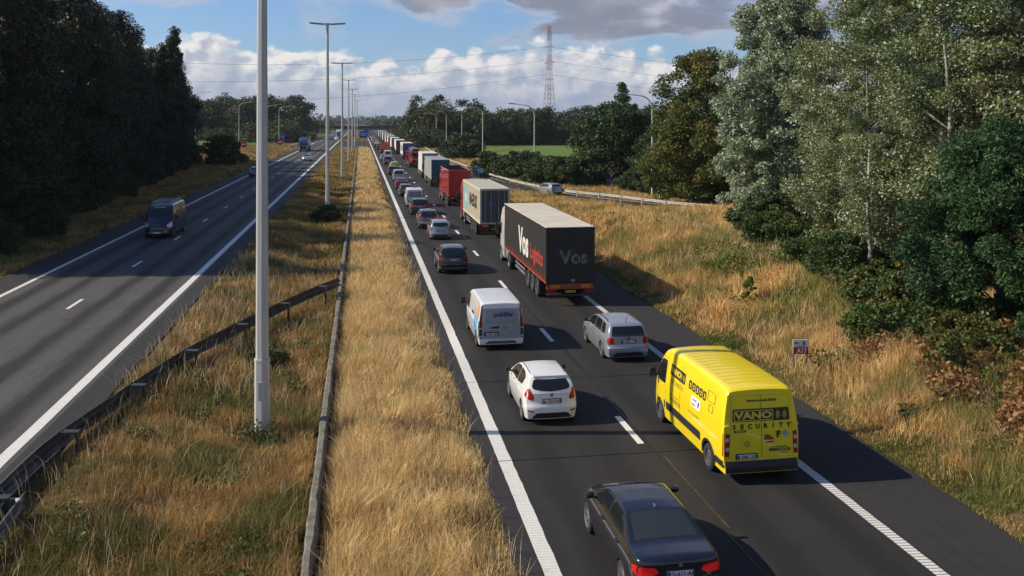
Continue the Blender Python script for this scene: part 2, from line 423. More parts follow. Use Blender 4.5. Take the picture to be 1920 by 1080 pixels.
ramp_c = smoothpath([(60, 55), (44, 75), (33, 91), (25.5, 106), (21, 124), (18.2, 150), (17.0, 182), (16.2, 235), (14.8, 330), (12.8, 420)])
ribbon('slip_road', ramp_c, 4.6, asS, .16)
rz_ = .16
def offpath(pts, o):
    res = []
    for i, (x, y) in enumerate(pts):
        a = Vector(pts[max(i-1, 0)]); c_ = Vector(pts[min(i+1, len(pts)-1)]); d = (c_-a).normalized()
        res.append((x+d.y*o, y-d.x*o))
    return res
ribbon('road_line', offpath(ramp_c, -2.1), .16, LP, .165)
ribbon('road_line', offpath(ramp_c, 2.1), .16, LP, .165)
# slip road on the left beyond the long field
lr = smoothpath([(-70, 300), (-58, 330), (-40, 318), (-29, 325), (-22.6, 345), (-19.5, 420)])
ribbon('slip_road', lr, 6.5, asL, ZL+.02)
ribbon('road_line', offpath(lr, -2.9), .3, LP, ZL+.03)
ribbon('road_line', offpath(lr, 2.9), .3, LP, ZL+.03)
# crop field behind the slip road and meadow on the left
def fieldmat(name, c1, c2):
    m, t, b = matN(name); P = t.new('ShaderNodeNewGeometry').outputs['Position']; x, y, z = t.sep(P)
    f = t.noise(t.comb(t.m('MULTIPLY', x, .2), y, 0.), .25, 5, .6); g = t.noise(P, 2.5, 4, .7)
    c = t.mix(t.ramp(f, .35, .65), c1, c2); c = t.mix(t.m('MULTIPLY', t.ramp(g, .4, .7), .5), c, tuple(k*.6 for k in c1))
    t.put(b.inputs['Base Color'], c); b.inputs['Roughness'].default_value = .9; b.inputs['Specular IOR Level'].default_value = .1
    return m
FM = fieldmat('field_green', (.10, .17, .035), (.15, .215, .05))
gridmesh('field', np.linspace(30, 330, 31), np.linspace(150, 330, 19), lambda X, Y: ground(X, Y), FM, .05)
gridmesh('field', np.linspace(-190, -36, 21), np.linspace(325, 520, 12), lambda X, Y: ground(X, Y), fieldmat('meadow_green', (.07, .15, .025), (.11, .19, .04)), .05)

# ------------------------------------------------------------------ grass blades
def grassmat(name, straw, straw2, green, gthr, hue=0.4, sc=.5, gfac=.85):
    m, t, b = matN(name); g = t.new('ShaderNodeNewGeometry'); P = g.outputs['Position']; rnd = g.outputs['Random Per Island']
    n1 = t.noise(P, sc, 5, .6); n2 = t.noise(P, sc*3.1, 4, .6)
    c = t.mix(t.ramp(n2, .32, .68), straw, straw2)
    c = t.mix(t.m('MULTIPLY', t.ramp(t.m('ADD', n1, t.m('MULTIPLY', rnd, .12)), gthr, gthr+.10), gfac), c, green)
    br = t.m('ADD', .62, t.m('MULTIPLY', rnd, .72))
    c = t.mix(1.0, c, t.comb(br, br, br), 'MULTIPLY')
    t.put(b.inputs['Base Color'], c); b.inputs['Roughness'].default_value = .7; b.inputs['Specular IOR Level'].default_value = .25
    tr = t.new('ShaderNodeBsdfTranslucent'); t.put(tr.inputs[0], c)
    mx = t.new('ShaderNodeMixShader'); mx.inputs[0].default_value = .28
    o = t.n['Material Output']; t.l.new(b.outputs[0], mx.inputs[1]); t.l.new(tr.outputs[0], mx.inputs[2]); t.l.new(mx.outputs[0], o.inputs[0])
    return m
def vnoise(x, y, s, seed):
    """cheap smooth value noise"""
    rng = np.random.RandomState(seed); T = rng.rand(256, 256); X = x/s+500; Y = y/s+500
    xi = np.floor(X).astype(int); yi = np.floor(Y).astype(int); fx = X-xi; fy = Y-yi; fx = fx*fx*(3-2*fx); fy = fy*fy*(3-2*fy)
    g = lambda a, b_: T[a % 256, b_ % 256]
    return (g(xi, yi)*(1-fx)+g(xi+1, yi)*fx)*(1-fy)+(g(xi, yi+1)*(1-fx)+g(xi+1, yi+1)*fx)*fy
def blades(name, rects, mat, seed, label, hscale=None, keep=None, lean=(.0, .0), mown=None):
    """rects: (x0,x1,y0,y1,density,height,width)"""
    rng = np.random.RandomState(seed); VS = []
    for (x0, x1, y0, y1, dn, hh, ww) in rects:
        n = int((x1-x0)*(y1-y0)*dn); x = rng.uniform(x0, x1, n); y = rng.uniform(y0, y1, n)
        cl = vnoise(x, y, .9, seed)*.6+vnoise(x, y, 3.1, seed+1)*.6
        k = np.ones(n, bool) if keep is None else keep(x, y)
        k &= rng.rand(n) < np.clip(cl*1.6, .25, 1)
        x, y, cl = x[k], y[k], cl[k]; n = len(x)
        h = hh*(.35+.9*cl)*(.55+.7*rng.rand(n)); 
        if hscale is not None: h = h*hscale(x, y)
        z = ground(x, y)-.03
        az_ = rng.uniform(0, 2*pi, n); ln = rng.gamma(2., .24, n)*h; lb = vnoise(x, y, .45, seed+9)*4*pi
        la = vnoise(x, y, 1.7, seed+5)*4*pi
        lx = np.cos(az_)*ln*.75+(np.cos(la)*.17+np.cos(lb)*.16)*h+lean[0]*h; ly = np.sin(az_)*ln*.75+(np.sin(la)*.17+np.sin(lb)*.16)*h+lean[1]*h
        fa = rng.uniform(0, pi, n); wx = np.cos(fa)*ww*(.6+.8*rng.rand(n)); wy = np.sin(fa)*ww*(.6+.8*rng.rand(n))
        p = np.stack([x, y, z], 1); wv = np.stack([wx, wy, 0*wx], 1)/2
        m1 = p+np.stack([lx*.32, ly*.32, h*.55], 1); tp = p+np.stack([lx, ly, h*(1-.15*np.clip(ln/h, 0, 1.5))], 1)
        V = np.stack([p-wv, p+wv, m1+wv*.85, m1-wv*.85, tp+wv*.18, tp-wv*.18], 1)
        VS.append(V.reshape(-1, 3))
    V = np.concatenate(VS); nb = len(V)//6; a = np.arange(nb)*6
    F = np.concatenate([np.stack([a, a+1, a+2, a+3], 1), np.stack([a+3, a+2, a+4, a+5], 1)])
    o = npmesh(name, V, F, mat); tag(o, label, 'grass', kind='stuff'); return o
GM1 = grassmat('grass_gold', (.87, .67, .34), (.68, .48, .21), (.26, .26, .08), .65, sc=.45)
GM2 = grassmat('grass_rust', (.66, .43, .17), (.38, .23, .085), (.13, .15, .04), .52, sc=.33)
GM3 = grassmat('grass_bank', (.86, .60, .26), (.54, .32, .115), (.22, .24, .06), .55, sc=.30)
GM4 = grassmat('grass_shade', (.14, .11, .04), (.07, .075, .025), (.05, .075, .02), .48)
GM5 = grassmat('grass_green', (.13, .17, .035), (.20, .21, .06), (.07, .12, .02), .5)
edge = lambda x, y, x1: x < x1+.35*(vnoise(x*0, y, .7, 91)-.5)
blades('tall_dry_grass', [(-1.15, 3.1, 10, 26, 620, .62, .013), (-1.15, 3.1, 26, 50, 330, .60, .022), (-1.15, 3.1, 50, 100, 130, .56, .045), (-1.15, 3.2, 100, 200, 40, .55, .10), (-1.15, 3.3, 200, 316, 18, .6, .2)],
       GM1, 5, 'tall pale golden grass filling the strip between the low wall and the right carriageway',
       hscale=lambda x, y: .30+.85*(1-sst(1.7, 3.1, x))*sst(-1.3, -.7, x), keep=lambda x, y: edge(x, y, 3.02))
blades('rough_grass', [(-8.5, -1.6, 12, 30, 430, .42, .014), (-8.5, -1.6, 30, 55, 230, .42, .025), (-8.5, -1.6, 55, 110, 80, .42, .05), (-8.4, -1.6, 110, 220, 25, .45, .12), (-8.4, -1.6, 220, 318, 14, .5, .22), (-8.4, 3.2, 402, 600, 5, .6, .4)],
       GM2, 6, 'rusty brown and green rough grass between the guardrail and the low wall',
       hscale=lambda x, y: (.45+.75*sst(-8.4, -6.2, x))*(1-.35*(1-sst(-5.5, -3.5, x))*sst(12, 16, y)*(1-sst(50, 60, y))), keep=lambda x, y: (x > -8.35-.4*(vnoise(x*0, y, .8, 92)-.5)))
rc = np.array(ramp_c)
def ramp_mask(x, y, m=2.55):
    out_ = np.zeros(len(x), bool)
    for i in range(0, len(rc)-1):
        a = rc[i]; b_ = rc[i+1]; d = b_-a; L = (d**2).sum()
        t_ = np.clip(((x-a[0])*d[0]+(y-a[1])*d[1])/L, 0, 1)
        out_ |= ((x-a[0]-t_*d[0])**2+(y-a[1]-t_*d[1])**2) < m*m
    return out_
blades('verge_grass', [(14.4, 26, 12, 34, 380, .62, .014), (14.4, 34, 34, 62, 170, .6, .026), (14.4, 50, 62, 125, 48, .55, .055), (14.4, 30, 125, 230, 16, .5, .13), (14.4, 24, 230, 420, 7, .5, .25)],
       GM3, 7, 'straw coloured grass covering the bank on the right of the motorway',
       hscale=lambda x, y: .30+.85*sst(14.9, 16.4, x),
       keep=lambda x, y: (x > 14.35+.5*(vnoise(x*0, y, .9, 93)-.5)) & ~ramp_mask(x, y))
blades('short_green_grass', [(14.3, 16.4, 12, 36, 420, .20, .014), (14.3, 16.2, 36, 100, 120, .2, .035)],
       GM5, 8, 'short green grass along the right edge of the asphalt',
       keep=lambda x, y: (x > 14.35+.3*(vnoise(x*0, y, .9, 93)-.5)) & (vnoise(x, y, 1.6, 44) > .25+.5*sst(15, 16.4, x)))
blades('shaded_verge', [(-32, -20.4, 30, 75, 60, .40, .03), (-36, -20.4, 75, 160, 30, .45, .07), (-60, -20.4, 160, 300, 10, .55, .18), (-60, -22, 300, 330, 6, .5, .2)],
       GM2, 9, 'dull brown grass on the verge under the left hand trees')
GM6 = grassmat('grass_stalks', (.80, .66, .42), (.50, .36, .18), (.30, .20, .09), .6, sc=.6)
GM7 = grassmat('grass_weeds', (.26, .13, .06), (.17, .10, .05), (.10, .13, .04), .52, sc=.7)
blades('grass_stalks', [(-1.1, 3.0, 10, 45, 26, 1.0, .010), (-1.1, 3.0, 45, 90, 16, .95, .022)], GM6, 51, 'sparse tall pale stalks standing out of the golden median grass')
blades('grass_stalks', [(-8.2, -1.6, 12, 30, 16, .72, .010), (-8.2, -1.6, 30, 60, 16, .8, .018)], GM6, 52, 'sparse pale stalks in the rusty median grass')
blades('grass_stalks', [(15.2, 26, 12, 34, 22, 1.0, .011), (15.2, 30, 34, 70, 10, .95, .022)], GM6, 53, 'sparse pale stalks on the right hand bank')
blades('dead_weeds', [(1.9, 3.0, 12, 60, 90, .55, .016), (1.9, 3.0, 60, 160, 26, .6, .05)], GM7, 54, 'reddish brown dead weeds along the right edge of the golden strip',
       keep=lambda x, y: vnoise(x, y, 2.3, 77) > .42)
blades('dead_weeds', [(-8.0, -1.7, 12, 60, 60, .45, .016)], GM7, 55, 'reddish brown dead weeds between guardrail and low wall', keep=lambda x, y: vnoise(x, y, 1.9, 78) > .55)
for yj in (23.6, 31.3, 58.0, 83.0):
    _x = np.linspace(3.1, 14.25, 40); _w = np.cumsum(np.random.RandomState(int(yj)).randn(40))*.008
    me_ = [(a_, yj+b_, .0125) for a_, b_ in zip(_x, _w)]+[(a_, yj+b_+.035, .0125) for a_, b_ in zip(_x, _w)]
    tag(MB().add(me_, [(k, k+1, k+41, k+40) for k in range(39)]).build('road_seam', TAR, fix=False), kind='structure')
# low crumbling concrete kerb wall in the median
mw, t, b = matN('old_concrete'); P_ = t.new('ShaderNodeNewGeometry').outputs['Position']
n1 = t.noise(P_, 3, 7, .7); n2 = t.noise(P_, 22, 4, .7)
c = t.mix(t.ramp(n1, .35, .65), (.21, .19, .16), (.10, .10, .075)); c = t.mix(t.m('MULTIPLY', t.ramp(n2, .55, .7), .7), c, (.34, .32, .27))
t.put(b.inputs['Base Color'], c); b.inputs['Roughness'].default_value = .9
bp = t.new('ShaderNodeBump'); bp.inputs['Strength'].default_value = .8; bp.inputs['Distance'].default_value = .03; t.l.new(n1, bp.inputs['Height']); t.l.new(bp.outputs[0], b.inputs['Normal'])
rng = np.random.RandomState(3); mb = MB(); ys_ = np.arange(8, 316, .45); prev = None
for i, y in enumerate(ys_):
    j1, j2, jz = rng.randn(3)*.012; gap = -.02 if i % 9 == 0 else 0
    sec = [(-1.50+j1, y, -.3), (-1.47+j1, y, .40+jz+gap), (-1.43+j1, y, .44+jz+gap), (-1.30+j2, y, .44+jz+gap), (-1.26+j2, y, .40+jz+gap), (-1.22+j2, y, -.3)]
    mb.v += sec
    if i: 
        a = (i-1)*6
        mb.f += [(a+k, a+k+1, a+k+7, a+k+6) for k in range(5)]
mb.f += [(5, 4, 3, 2, 1, 0), tuple((len(ys_)-1)*6+k for k in range(6))]
tag(mb.build('low_wall', mw), 'low crumbling concrete wall running along the middle of the median grass', 'wall')
# ================================================================== VEHICLE TOOLS
def smooth_tab(tab, L, sig=.06, n=500):
    xs_ = np.linspace(0, L, n); a = np.interp(xs_, [p[0] for p in tab], [p[1] for p in tab])
    k = max(1, int(3*sig/(L/n))); g = np.exp(-.5*(np.arange(-k, k+1)*(L/n)/sig)**2); g /= g.sum()
    return xs_, np.convolve(np.pad(a, k, 'edge'), g, 'valid')
def shell(P, mat, root, name='body'):
    """car body as a lofted shell; rear at y=0, front at y=L"""
    L, W = P['L'], P['W']; zt = smooth_tab(P['zt'], L, P.get('sig', .05)); sill = P.get('sill', .2)
    fzx, fzy = smooth_tab(P['fz'], 4.2, P.get('fsig', .035), 900)
    fz = lambda z: np.interp(z, fzx, fzy)
    pl = P.get('plan', [(0, .90), (.10, .965), (.35, 1), (L-.9, 1), (L-.35, .95), (L-.12, .86), (L, .72)])
    plx, ply = smooth_tab(pl, L, .05)
    yr = P.get('yr', [(0, .06), (.4, 0), (1, .05)]); yf = P.get('yf', [(0, .08), (.4, 0), (.7, .08)])
    br, bf = P.get('bulge', (.10, .22))
    vs = set(np.linspace(0, L, 84).tolist())|{.03, .07, L-.03, L-.07}
    for ya, ra in P['arch']:
        vs |= {ya+ra*cos(t_) for t_ in np.linspace(0, pi, 15)}|{ya+ra+.012, ya-ra-.012}
    vs = np.array(sorted(vs)); NS = 14; NC = 5; NT_ = 6; r = P.get('rad', .08)
    rows = []
    for v in vs:
        zl = sill+P.get('rake', lambda v: 0)(v)
        for ya, ra in P['arch']:
            if abs(v-ya) <= ra+1e-6: zl = max(zl, P.get('wz', .31)+sqrt(max(0, ra*ra-(v-ya)**2)))
        top = float(np.interp(v, *zt)); rr = min(r, (top-zl)*.4)
        pf = float(np.interp(v, plx, ply)); pts = []
        zs = np.linspace(zl, top-rr, NS)
        for z in zs: pts.append((W/2*float(fz(z))*pf, z))
        x0 = pts[-1][0]; rx = r*P.get('rxk', 1.3)
        for k in range(1, NC+1):
            a = pi/2*k/NC; pts.append((x0-rx*(1-cos(a)), top-rr+rr*sin(a)))
        x1 = pts[-1][0]; cr = P.get('crown', .03)
        for k in range(1, NT_+1):
            u = 1-k/NT_; pts.append((x1*u, top+cr*(1-u*u)))
        row = []
        yri = lambda z: float(np.interp(z, [q[0] for q in yr], [q[1] for q in yr]))
        yfi = lambda z: float(np.interp(z, [q[0] for q in yf], [q[1] for q in yf]))
        def yy(x, z):
            k1 = max(0, 1-v/.8); k2 = max(0, 1-(L-v)/.8); q = (abs(x)/(W/2))
            return v+yri(z)*k1-yfi(z)*k2+br*q**4*max(0, 1-v/.4)-bf*q**3*max(0, 1-(L-v)/.9)
        for x, z in pts: row.append((-x, yy(x, z), z))
        for x, z in reversed(pts[:-1]): row.append((x, yy(x, z), z))
        rows.append(row)
    n = len(rows[0]); V = [p for r_ in rows for p in r_]; Fc = []
    for i in range(len(rows)-1):
        for k in range(n-1): Fc.append((i*n+k, i*n+k+1, (i+1)*n+k+1, (i+1)*n+k))
    h = (n-1)//2; m_ = 14
    for end, base in ((0, 0), (1, (len(rows)-1)*n)):
        v = vs[0] if end == 0 else vs[-1]; idx = {}
        for i in range(h+1):
            a = rows[0 if end == 0 else -1][i]; x = -a[0]; z = a[2]
            for j in range(m_+1):
                if i == h: idx[i, j] = base+h; continue
                if j == 0: idx[i, j] = base+i; continue
                if j == m_: idx[i, j] = base+n-1-i; continue
                xx = -x+2*x*j/m_; q = abs(xx)/(W/2); qe = x/(W/2)
                y = a[1]+(br*(q**4-qe**4) if end == 0 else -bf*(q**3-qe**3))
                idx[i, j] = len(V); V.append((xx, y, z))
        for i in range(h):
            for j in range(m_):
                f = [idx[i, j], idx[i+1, j], idx[i+1, j+1], idx[i, j+1]]
                f = [q for k, q in enumerate(f) if q not in f[:k]]
                if len(f) > 2: Fc.append(tuple(f))
    me = bpy.data.meshes.new(name); me.from_pydata(V, [], Fc)
    bm = bmesh.new(); bm.from_mesh(me); bmesh.ops.recalc_face_normals(bm, faces=bm.faces); bm.to_mesh(me)
    bvh = BVHTree.FromBMesh(bm); bm.free()
    o = link(name, me, mat, root); smooth_angle(me, 40)
    return o, bvh
def rp(pts, r=.05, n=3):
    """round the corners of a polygon"""
    res = []; m = len(pts)
    for i in range(m):
        p = Vector(pts[i]); a = Vector(pts[i-1]); c_ = Vector(pts[(i+1) % m])
        da = (a-p); dc = (c_-p); ra = min(r, da.length*.45); rc_ = min(r, dc.length*.45)
        q0 = p+da.normalized()*ra; q1 = p+dc.normalized()*rc_
        for k in range(n+1):
            t_ = k/n; res.append(tuple(q0*(1-t_)**2+p*2*t_*(1-t_)+q1*t_*t_))
    return res
DIRS = {'B': (Vector((0, 1, 0)), lambda a, b_: Vector((a, -5, b_))), 'F': (Vector((0, -1, 0)), lambda a, b_: Vector((a, 30, b_))),
        'L': (Vector((1, 0, 0)), lambda a, b_: Vector((-5, a, b_))), 'R': (Vector((-1, 0, 0)), lambda a, b_: Vector((5, a, b_))),
        'T': (Vector((0, 0, -1)), lambda a, b_: Vector((a, b_, 9)))}
def panel(bvh, side, poly, off, mat, root, name, res=.09, label=None):
    d, org = DIRS[side]; bd = [Vector(p) for p in poly]
    # densify the boundary
    B = []
    for i, p in enumerate(bd):
        q = bd[(i+1) % len(bd)]; k = max(1, int((q-p).length/res))
        B += [p+(q-p)*j/k for j in range(k)]
    x0 = min(p.x for p in B); x1 = max(p.x for p in B); y0 = min(p.y for p in B); y1 = max(p.y for p in B)
    pts = list(B); 
    nx = int((x1-x0)/res); ny = int((y1-y0)/res)
    for i in range(1, nx+1):
        for j in range(1, ny+1): pts.append(Vector((x0+(x1-x0)*i/(nx+1), y0+(y1-y0)*j/(ny+1))))
    vs, es, fs, *_ = delaunay_2d_cdt(pts, [(i, (i+1) % len(B)) for i in range(len(B))], [], 1, 1e-5)
    V = []; ok = []
    for p in vs:
        o = org(p.x, p.y); hit = bvh.ray_cast(o, d)
        g = hit[0] is not None and abs(hit[1].dot(d)) > .17
        ok.append(g); V.append(hit[0]-d*off if g else o)
    me = bpy.data.meshes.new(name); keep = [tuple(f) for f in fs if all(ok[i] for i in f)]
    if not keep: return None
    used = sorted({i for f in keep for i in f}); mp = {i: k for k, i in enumerate(used)}
    me.from_pydata([V[i] for i in used], [], [tuple(mp[i] for i in f) for f in keep])
    o = link(name, me, mat, root, True)
    if label: o['label'] = label
    return o
def mirpoly(poly): return [(-a, b_) for a, b_ in poly][::-1]
WCACHE = {}
def wheel(root, x, y, r, wd, rim=RIM, spokes=5, side=-1, detail=True, name='wheel'):
    key = (round(r, 3), round(wd, 3), rim.name, spokes, side, detail)
    if key not in WCACHE:
        t_ = MB(); s_ = side
        rr = r*.68
        t_.lathe([(s_*wd*.50, rr*.98), (s_*wd*.5, r*.92), (s_*wd*.40, r), (-s_*wd*.40, r), (-s_*wd*.5, r*.92), (-s_*wd*.5, rr*.9), (s_*wd*.12, rr*.9), (s_*wd*.12, .001)], 'X', 30 if detail else 16)
        q = MB(); o_ = s_*wd*.5
        q.lathe([(o_*.98, rr*1.0), (o_*1.03, rr*.97), (o_*.95, rr*.90), (o_*.4, rr*.88)], 'X', 30 if detail else 16)
        q.lathe([(o_*.45, rr*.30), (o_*.78, rr*.24), (o_*.82, rr*.05), (o_*.82, .001)], 'X', 12)
        if spokes:
            for k in range(spokes):
                a = 2*pi*k/spokes+.3; M = Matrix.Rotation(a, 4, 'X')
                q.box(*(sorted((o_*.55, o_*.84))), -rr*.085*(5/spokes)**.5, rr*.085*(5/spokes)**.5, rr*.15, rr*.93, .004, M)
        else:
            q.lathe([(o_*.55, rr*.9), (o_*.80, rr*.62), (o_*.80, rr*.5), (o_*.6, rr*.3), (o_*.6, .001)], 'X', 16)
        WCACHE[key] = (t_.mesh('tyre'), q.mesh('rim')); 
        for me, mt in zip(WCACHE[key], (RUB, rim)): me.materials.append(mt); smooth_angle(me, 40)
    a, b_ = WCACHE[key]
    o = bpy.data.objects.new(name, a); COL.objects.link(o); o.parent = root; o.location = (x, y, r)
    q = bpy.data.objects.new('rim', b_); COL.objects.link(q); q.parent = o
    return o
def plate(root, bvh, x, y, z, s='1-ABC-123', side='B', bg_=None, col=None, w_=.52, h_=.115, eu=True):
    """number plate on a small carrier"""
    bg_ = bg_ or PLATE; col = col or PTXR; sg = 1 if side == 'B' else -1
    o = MB().box(x-w_/2, x+w_/2, y-.012*sg, y+.01*sg, z-h_/2, z+h_/2, .004).build('number_plate', bg_, root)
    yy_ = y-.014*sg
    if eu: MB().box(x-sg*w_/2, x-sg*(w_/2-.045), yy_-.001, yy_+.001, z-h_/2+.004, z+h_/2-.004).build('plate_band', EUBLUE, o)
    if s: text(s, h_*.98, col, o, (x+sg*.02, yy_-.002*sg, z-.004), *(REAR if side == 'B' else FRONT), name='plate_lettering', bold=.0022)
    return o
def surf(bvh, side, a, b_, off=0.0):
    d, org = DIRS[side]; h = bvh.ray_cast(org(a, b_), d)
    return (h[0]-d*off) if h[0] is not None else None

CARS = {}
CARS['hatch'] = dict(L=3.95, W=1.72, H=1.48, zt=[(0, .92), (.04, 1.02), (.30, 1.27), (.46, 1.40), (.8, 1.455), (1.5, 1.48), (2.1, 1.455), (2.45, 1.36), (3.08, 1.00), (3.55, .86), (3.85, .70), (3.95, .58)],
    fz=[(0, .90), (.25, .95), (.5, 1.0), (.75, 1.0), (.90, .98), (.97, .94), (1.2, .84), (1.45, .70), (4, .6)], yr=[(0, .10), (.25, .04), (.42, 0), (.60, 0), (.64, .05), (.95, .08), (1.1, .02)],
    yf=[(0, .15), (.4, 0), (.6, .03), (.7, .15)], arch=[(.74, .36), (3.22, .36)], wr=.31, bulge=(.16, .26), sill=.2,
    rearwin=[(-.52, 1.35), (.52, 1.35), (.61, 1.17), (.56, 1.10), (.30, 1.06), (0, 1.04), (-.30, 1.06), (-.56, 1.10), (-.61, 1.17)],
    side=[[(2.86, 1.02), (2.36, 1.34), (2.0, 1.385), (1.72, 1.39), (1.74, 1.00)], [(1.68, 1.00), (1.66, 1.39), (1.2, 1.37), (.86, 1.27), (1.0, 1.07)]],
    screen=[(-.60, .99), (.60, .99), (.50, 1.38), (-.50, 1.38)], door=[[(2.95, .28), (2.98, .98), (2.38, 1.40), (1.66, 1.42), (1.60, .98), (1.62, .28)]],
    tail=[[(-.86, 1.22), (-.70, 1.16), (-.54, .84), (-.60, .76), (-.86, .84)]], tails=[[(.06, 1.20), (.24, 1.10), (.36, .90), (.02, .80)]],
    head=[[(-.80, .80), (-.50, .68), (-.52, .58), (-.80, .66)]], heads=[[(3.30, .82), (3.62, .62), (3.4, .62), (3.2, .72)]], plate=(.74, .42), mir=(2.72, .99))
CARS['estate'] = dict(L=4.57, W=1.77, H=1.47, zt=[(0, .90), (.03, 1.00), (.16, 1.20), (.32, 1.40), (.55, 1.445), (1.5, 1.475), (2.3, 1.455), (2.75, 1.36), (3.40, 1.00), (4.1, .88), (4.45, .72), (4.57, .58)],
    fz=[(0, .90), (.25, .95), (.5, 1.0), (.80, 1.0), (.92, .98), (.98, .95), (1.2, .865), (1.45, .74), (4, .6)], yr=[(0, .10), (.25, .05), (.40, 0), (.58, 0), (.62, .06), (.95, .08), (1.1, .03)],
    yf=[(0, .15), (.4, 0), (.6, .03), (.7, .15)], arch=[(.95, .37), (3.55, .37)], wr=.32, bulge=(.12, .24), sill=.2,
    rearwin=[(-.60, 1.36), (.60, 1.36), (.69, 1.0), (-.69, 1.0)],
    side=[[(3.20, 1.03), (2.66, 1.35), (2.30, 1.39), (2.16, 1.39), (2.16, 1.02)], [(2.08, 1.02), (2.08, 1.39), (1.36, 1.38), (1.22, 1.02)], [(1.14, 1.02), (1.26, 1.37), (.86, 1.34), (.62, 1.12), (.66, 1.05)]],
    screen=[(-.62, .99), (.62, .99), (.52, 1.38), (-.52, 1.38)], door=[[(3.28, .3), (3.30, 1.0), (2.68, 1.42), (2.11, 1.43), (2.12, .3)], [(2.10, .3), (2.10, 1.43), (1.22, 1.41), (1.06, .98), (1.28, .3)]],
    tail=[[(-.84, .98), (-.60, .98), (-.58, .72), (-.84, .70)]], tails=[[(.02, .98), (.22, .97), (.20, .74), (.02, .72)]],
    head=[[(-.84, .80), (-.50, .72), (-.52, .60), (-.84, .64)]], heads=[[(3.9, .82), (4.2, .72), (4.1, .62), (3.95, .66)]], plate=(.80, .42), mir=(3.02, 1.0))
CARS['sedan'] = dict(L=4.62, W=1.81, H=1.43, zt=[(0, .90), (.02, 1.03), (.12, 1.085), (.62, 1.10), (.78, 1.12), (1.52, 1.385), (1.95, 1.425), (2.5, 1.43), (2.85, 1.40), (3.6, 1.03), (4.2, .93), (4.5, .78), (4.62, .62)],
    fz=[(0, .90), (.25, .95), (.5, 1.0), (.80, 1.0), (.95, .975), (1.04, .93), (1.2, .84), (1.42, .68), (4, .6)], yr=[(0, .12), (.25, .07), (.40, 0), (.60, 0), (.64, .04), (.9, .06), (1.04, 0), (1.1, 0)],
    yf=[(0, .15), (.4, 0), (.6, .03), (.7, .15)], arch=[(.98, .375), (3.79, .375)], wr=.335, bulge=(.16, .28), sill=.19,
    side=[[(3.36, 1.04), (2.78, 1.33), (2.30, 1.375), (2.26, 1.04)], [(2.18, 1.04), (2.20, 1.375), (1.72, 1.34), (1.20, 1.13), (1.26, 1.06)]],
    rearwinT=[(-.66, .80), (.66, .80), (.56, 1.44), (.50, 1.48), (-.50, 1.48), (-.56, 1.44)], screenT=[(-.68, 3.52), (.68, 3.52), (.54, 2.90), (-.54, 2.90)],
    door=[[(3.48, .3), (3.46, 1.0), (2.80, 1.38), (2.22, 1.41), (2.22, .3)], [(2.20, .3), (2.20, 1.41), (1.62, 1.36), (1.12, 1.1), (1.16, .8), (1.38, .3)]],
    tail=[[(-.86, .95), (-.50, .93), (-.42, .84), (-.56, .77), (-.86, .76)]], tails=[[(.02, .95), (.36, .92), (.30, .80), (.02, .77)]],
    head=[[(-.84, .80), (-.50, .74), (-.52, .62), (-.84, .66)]], heads=[[(4.0, .86), (4.35, .74), (4.2, .64), (4.05, .70)]], plate=(.80, .43), mir=(3.16, 1.03))
CARS['suv'] = dict(L=4.4, W=1.84, H=1.60, zt=[(0, 1.02), (.05, 1.14), (.28, 1.34), (.52, 1.53), (.8, 1.575), (1.5, 1.60), (2.2, 1.58), (2.6, 1.48), (3.28, 1.12), (3.95, 1.0), (4.28, .86), (4.4, .70)],
    fz=[(0, .90), (.28, .95), (.5, 1.0), (.85, 1.0), (1.02, .98), (1.09, .95), (1.3, .86), (1.58, .72), (4, .6)], yr=[(0, .12), (.3, .04), (.48, 0), (.66, 0), (.72, .05), (1.05, .09), (1.2, .03)],
    yf=[(0, .15), (.4, 0), (.7, .03), (.85, .15)], arch=[(.86, .40), (3.46, .40)], wr=.35, bulge=(.16, .24), sill=.25, wz=.345,
    rearwin=[(-.54, 1.50), (.54, 1.50), (.66, 1.14), (.58, 1.10), (-.58, 1.10), (-.66, 1.14)],
    side=[[(3.10, 1.13), (2.56, 1.47), (2.1, 1.50), (2.08, 1.11)], [(2.0, 1.11), (2.02, 1.50), (1.34, 1.48), (1.2, 1.12)], [(1.12, 1.13), (1.24, 1.46), (.92, 1.42), (.80, 1.20)]],
    screen=[(-.62, 1.12), (.62, 1.12), (.52, 1.50), (-.52, 1.50)], door=[[(3.18, .34), (3.2, 1.1), (2.56, 1.52), (2.05, 1.54), (2.05, .34)]],
    tail=[[(-.86, 1.06), (-.52, 1.03), (-.52, .90), (-.86, .86)]], tails=[[(.04, 1.06), (.34, 1.05), (.26, .90), (.04, .88)]],
    head=[[(-.84, .92), (-.50, .84), (-.52, .72), (-.84, .74)]], heads=[[(3.8, .95), (4.15, .85), (4.05, .74), (3.85, .78)]], plate=(.90, .60), mir=(2.92, 1.12))
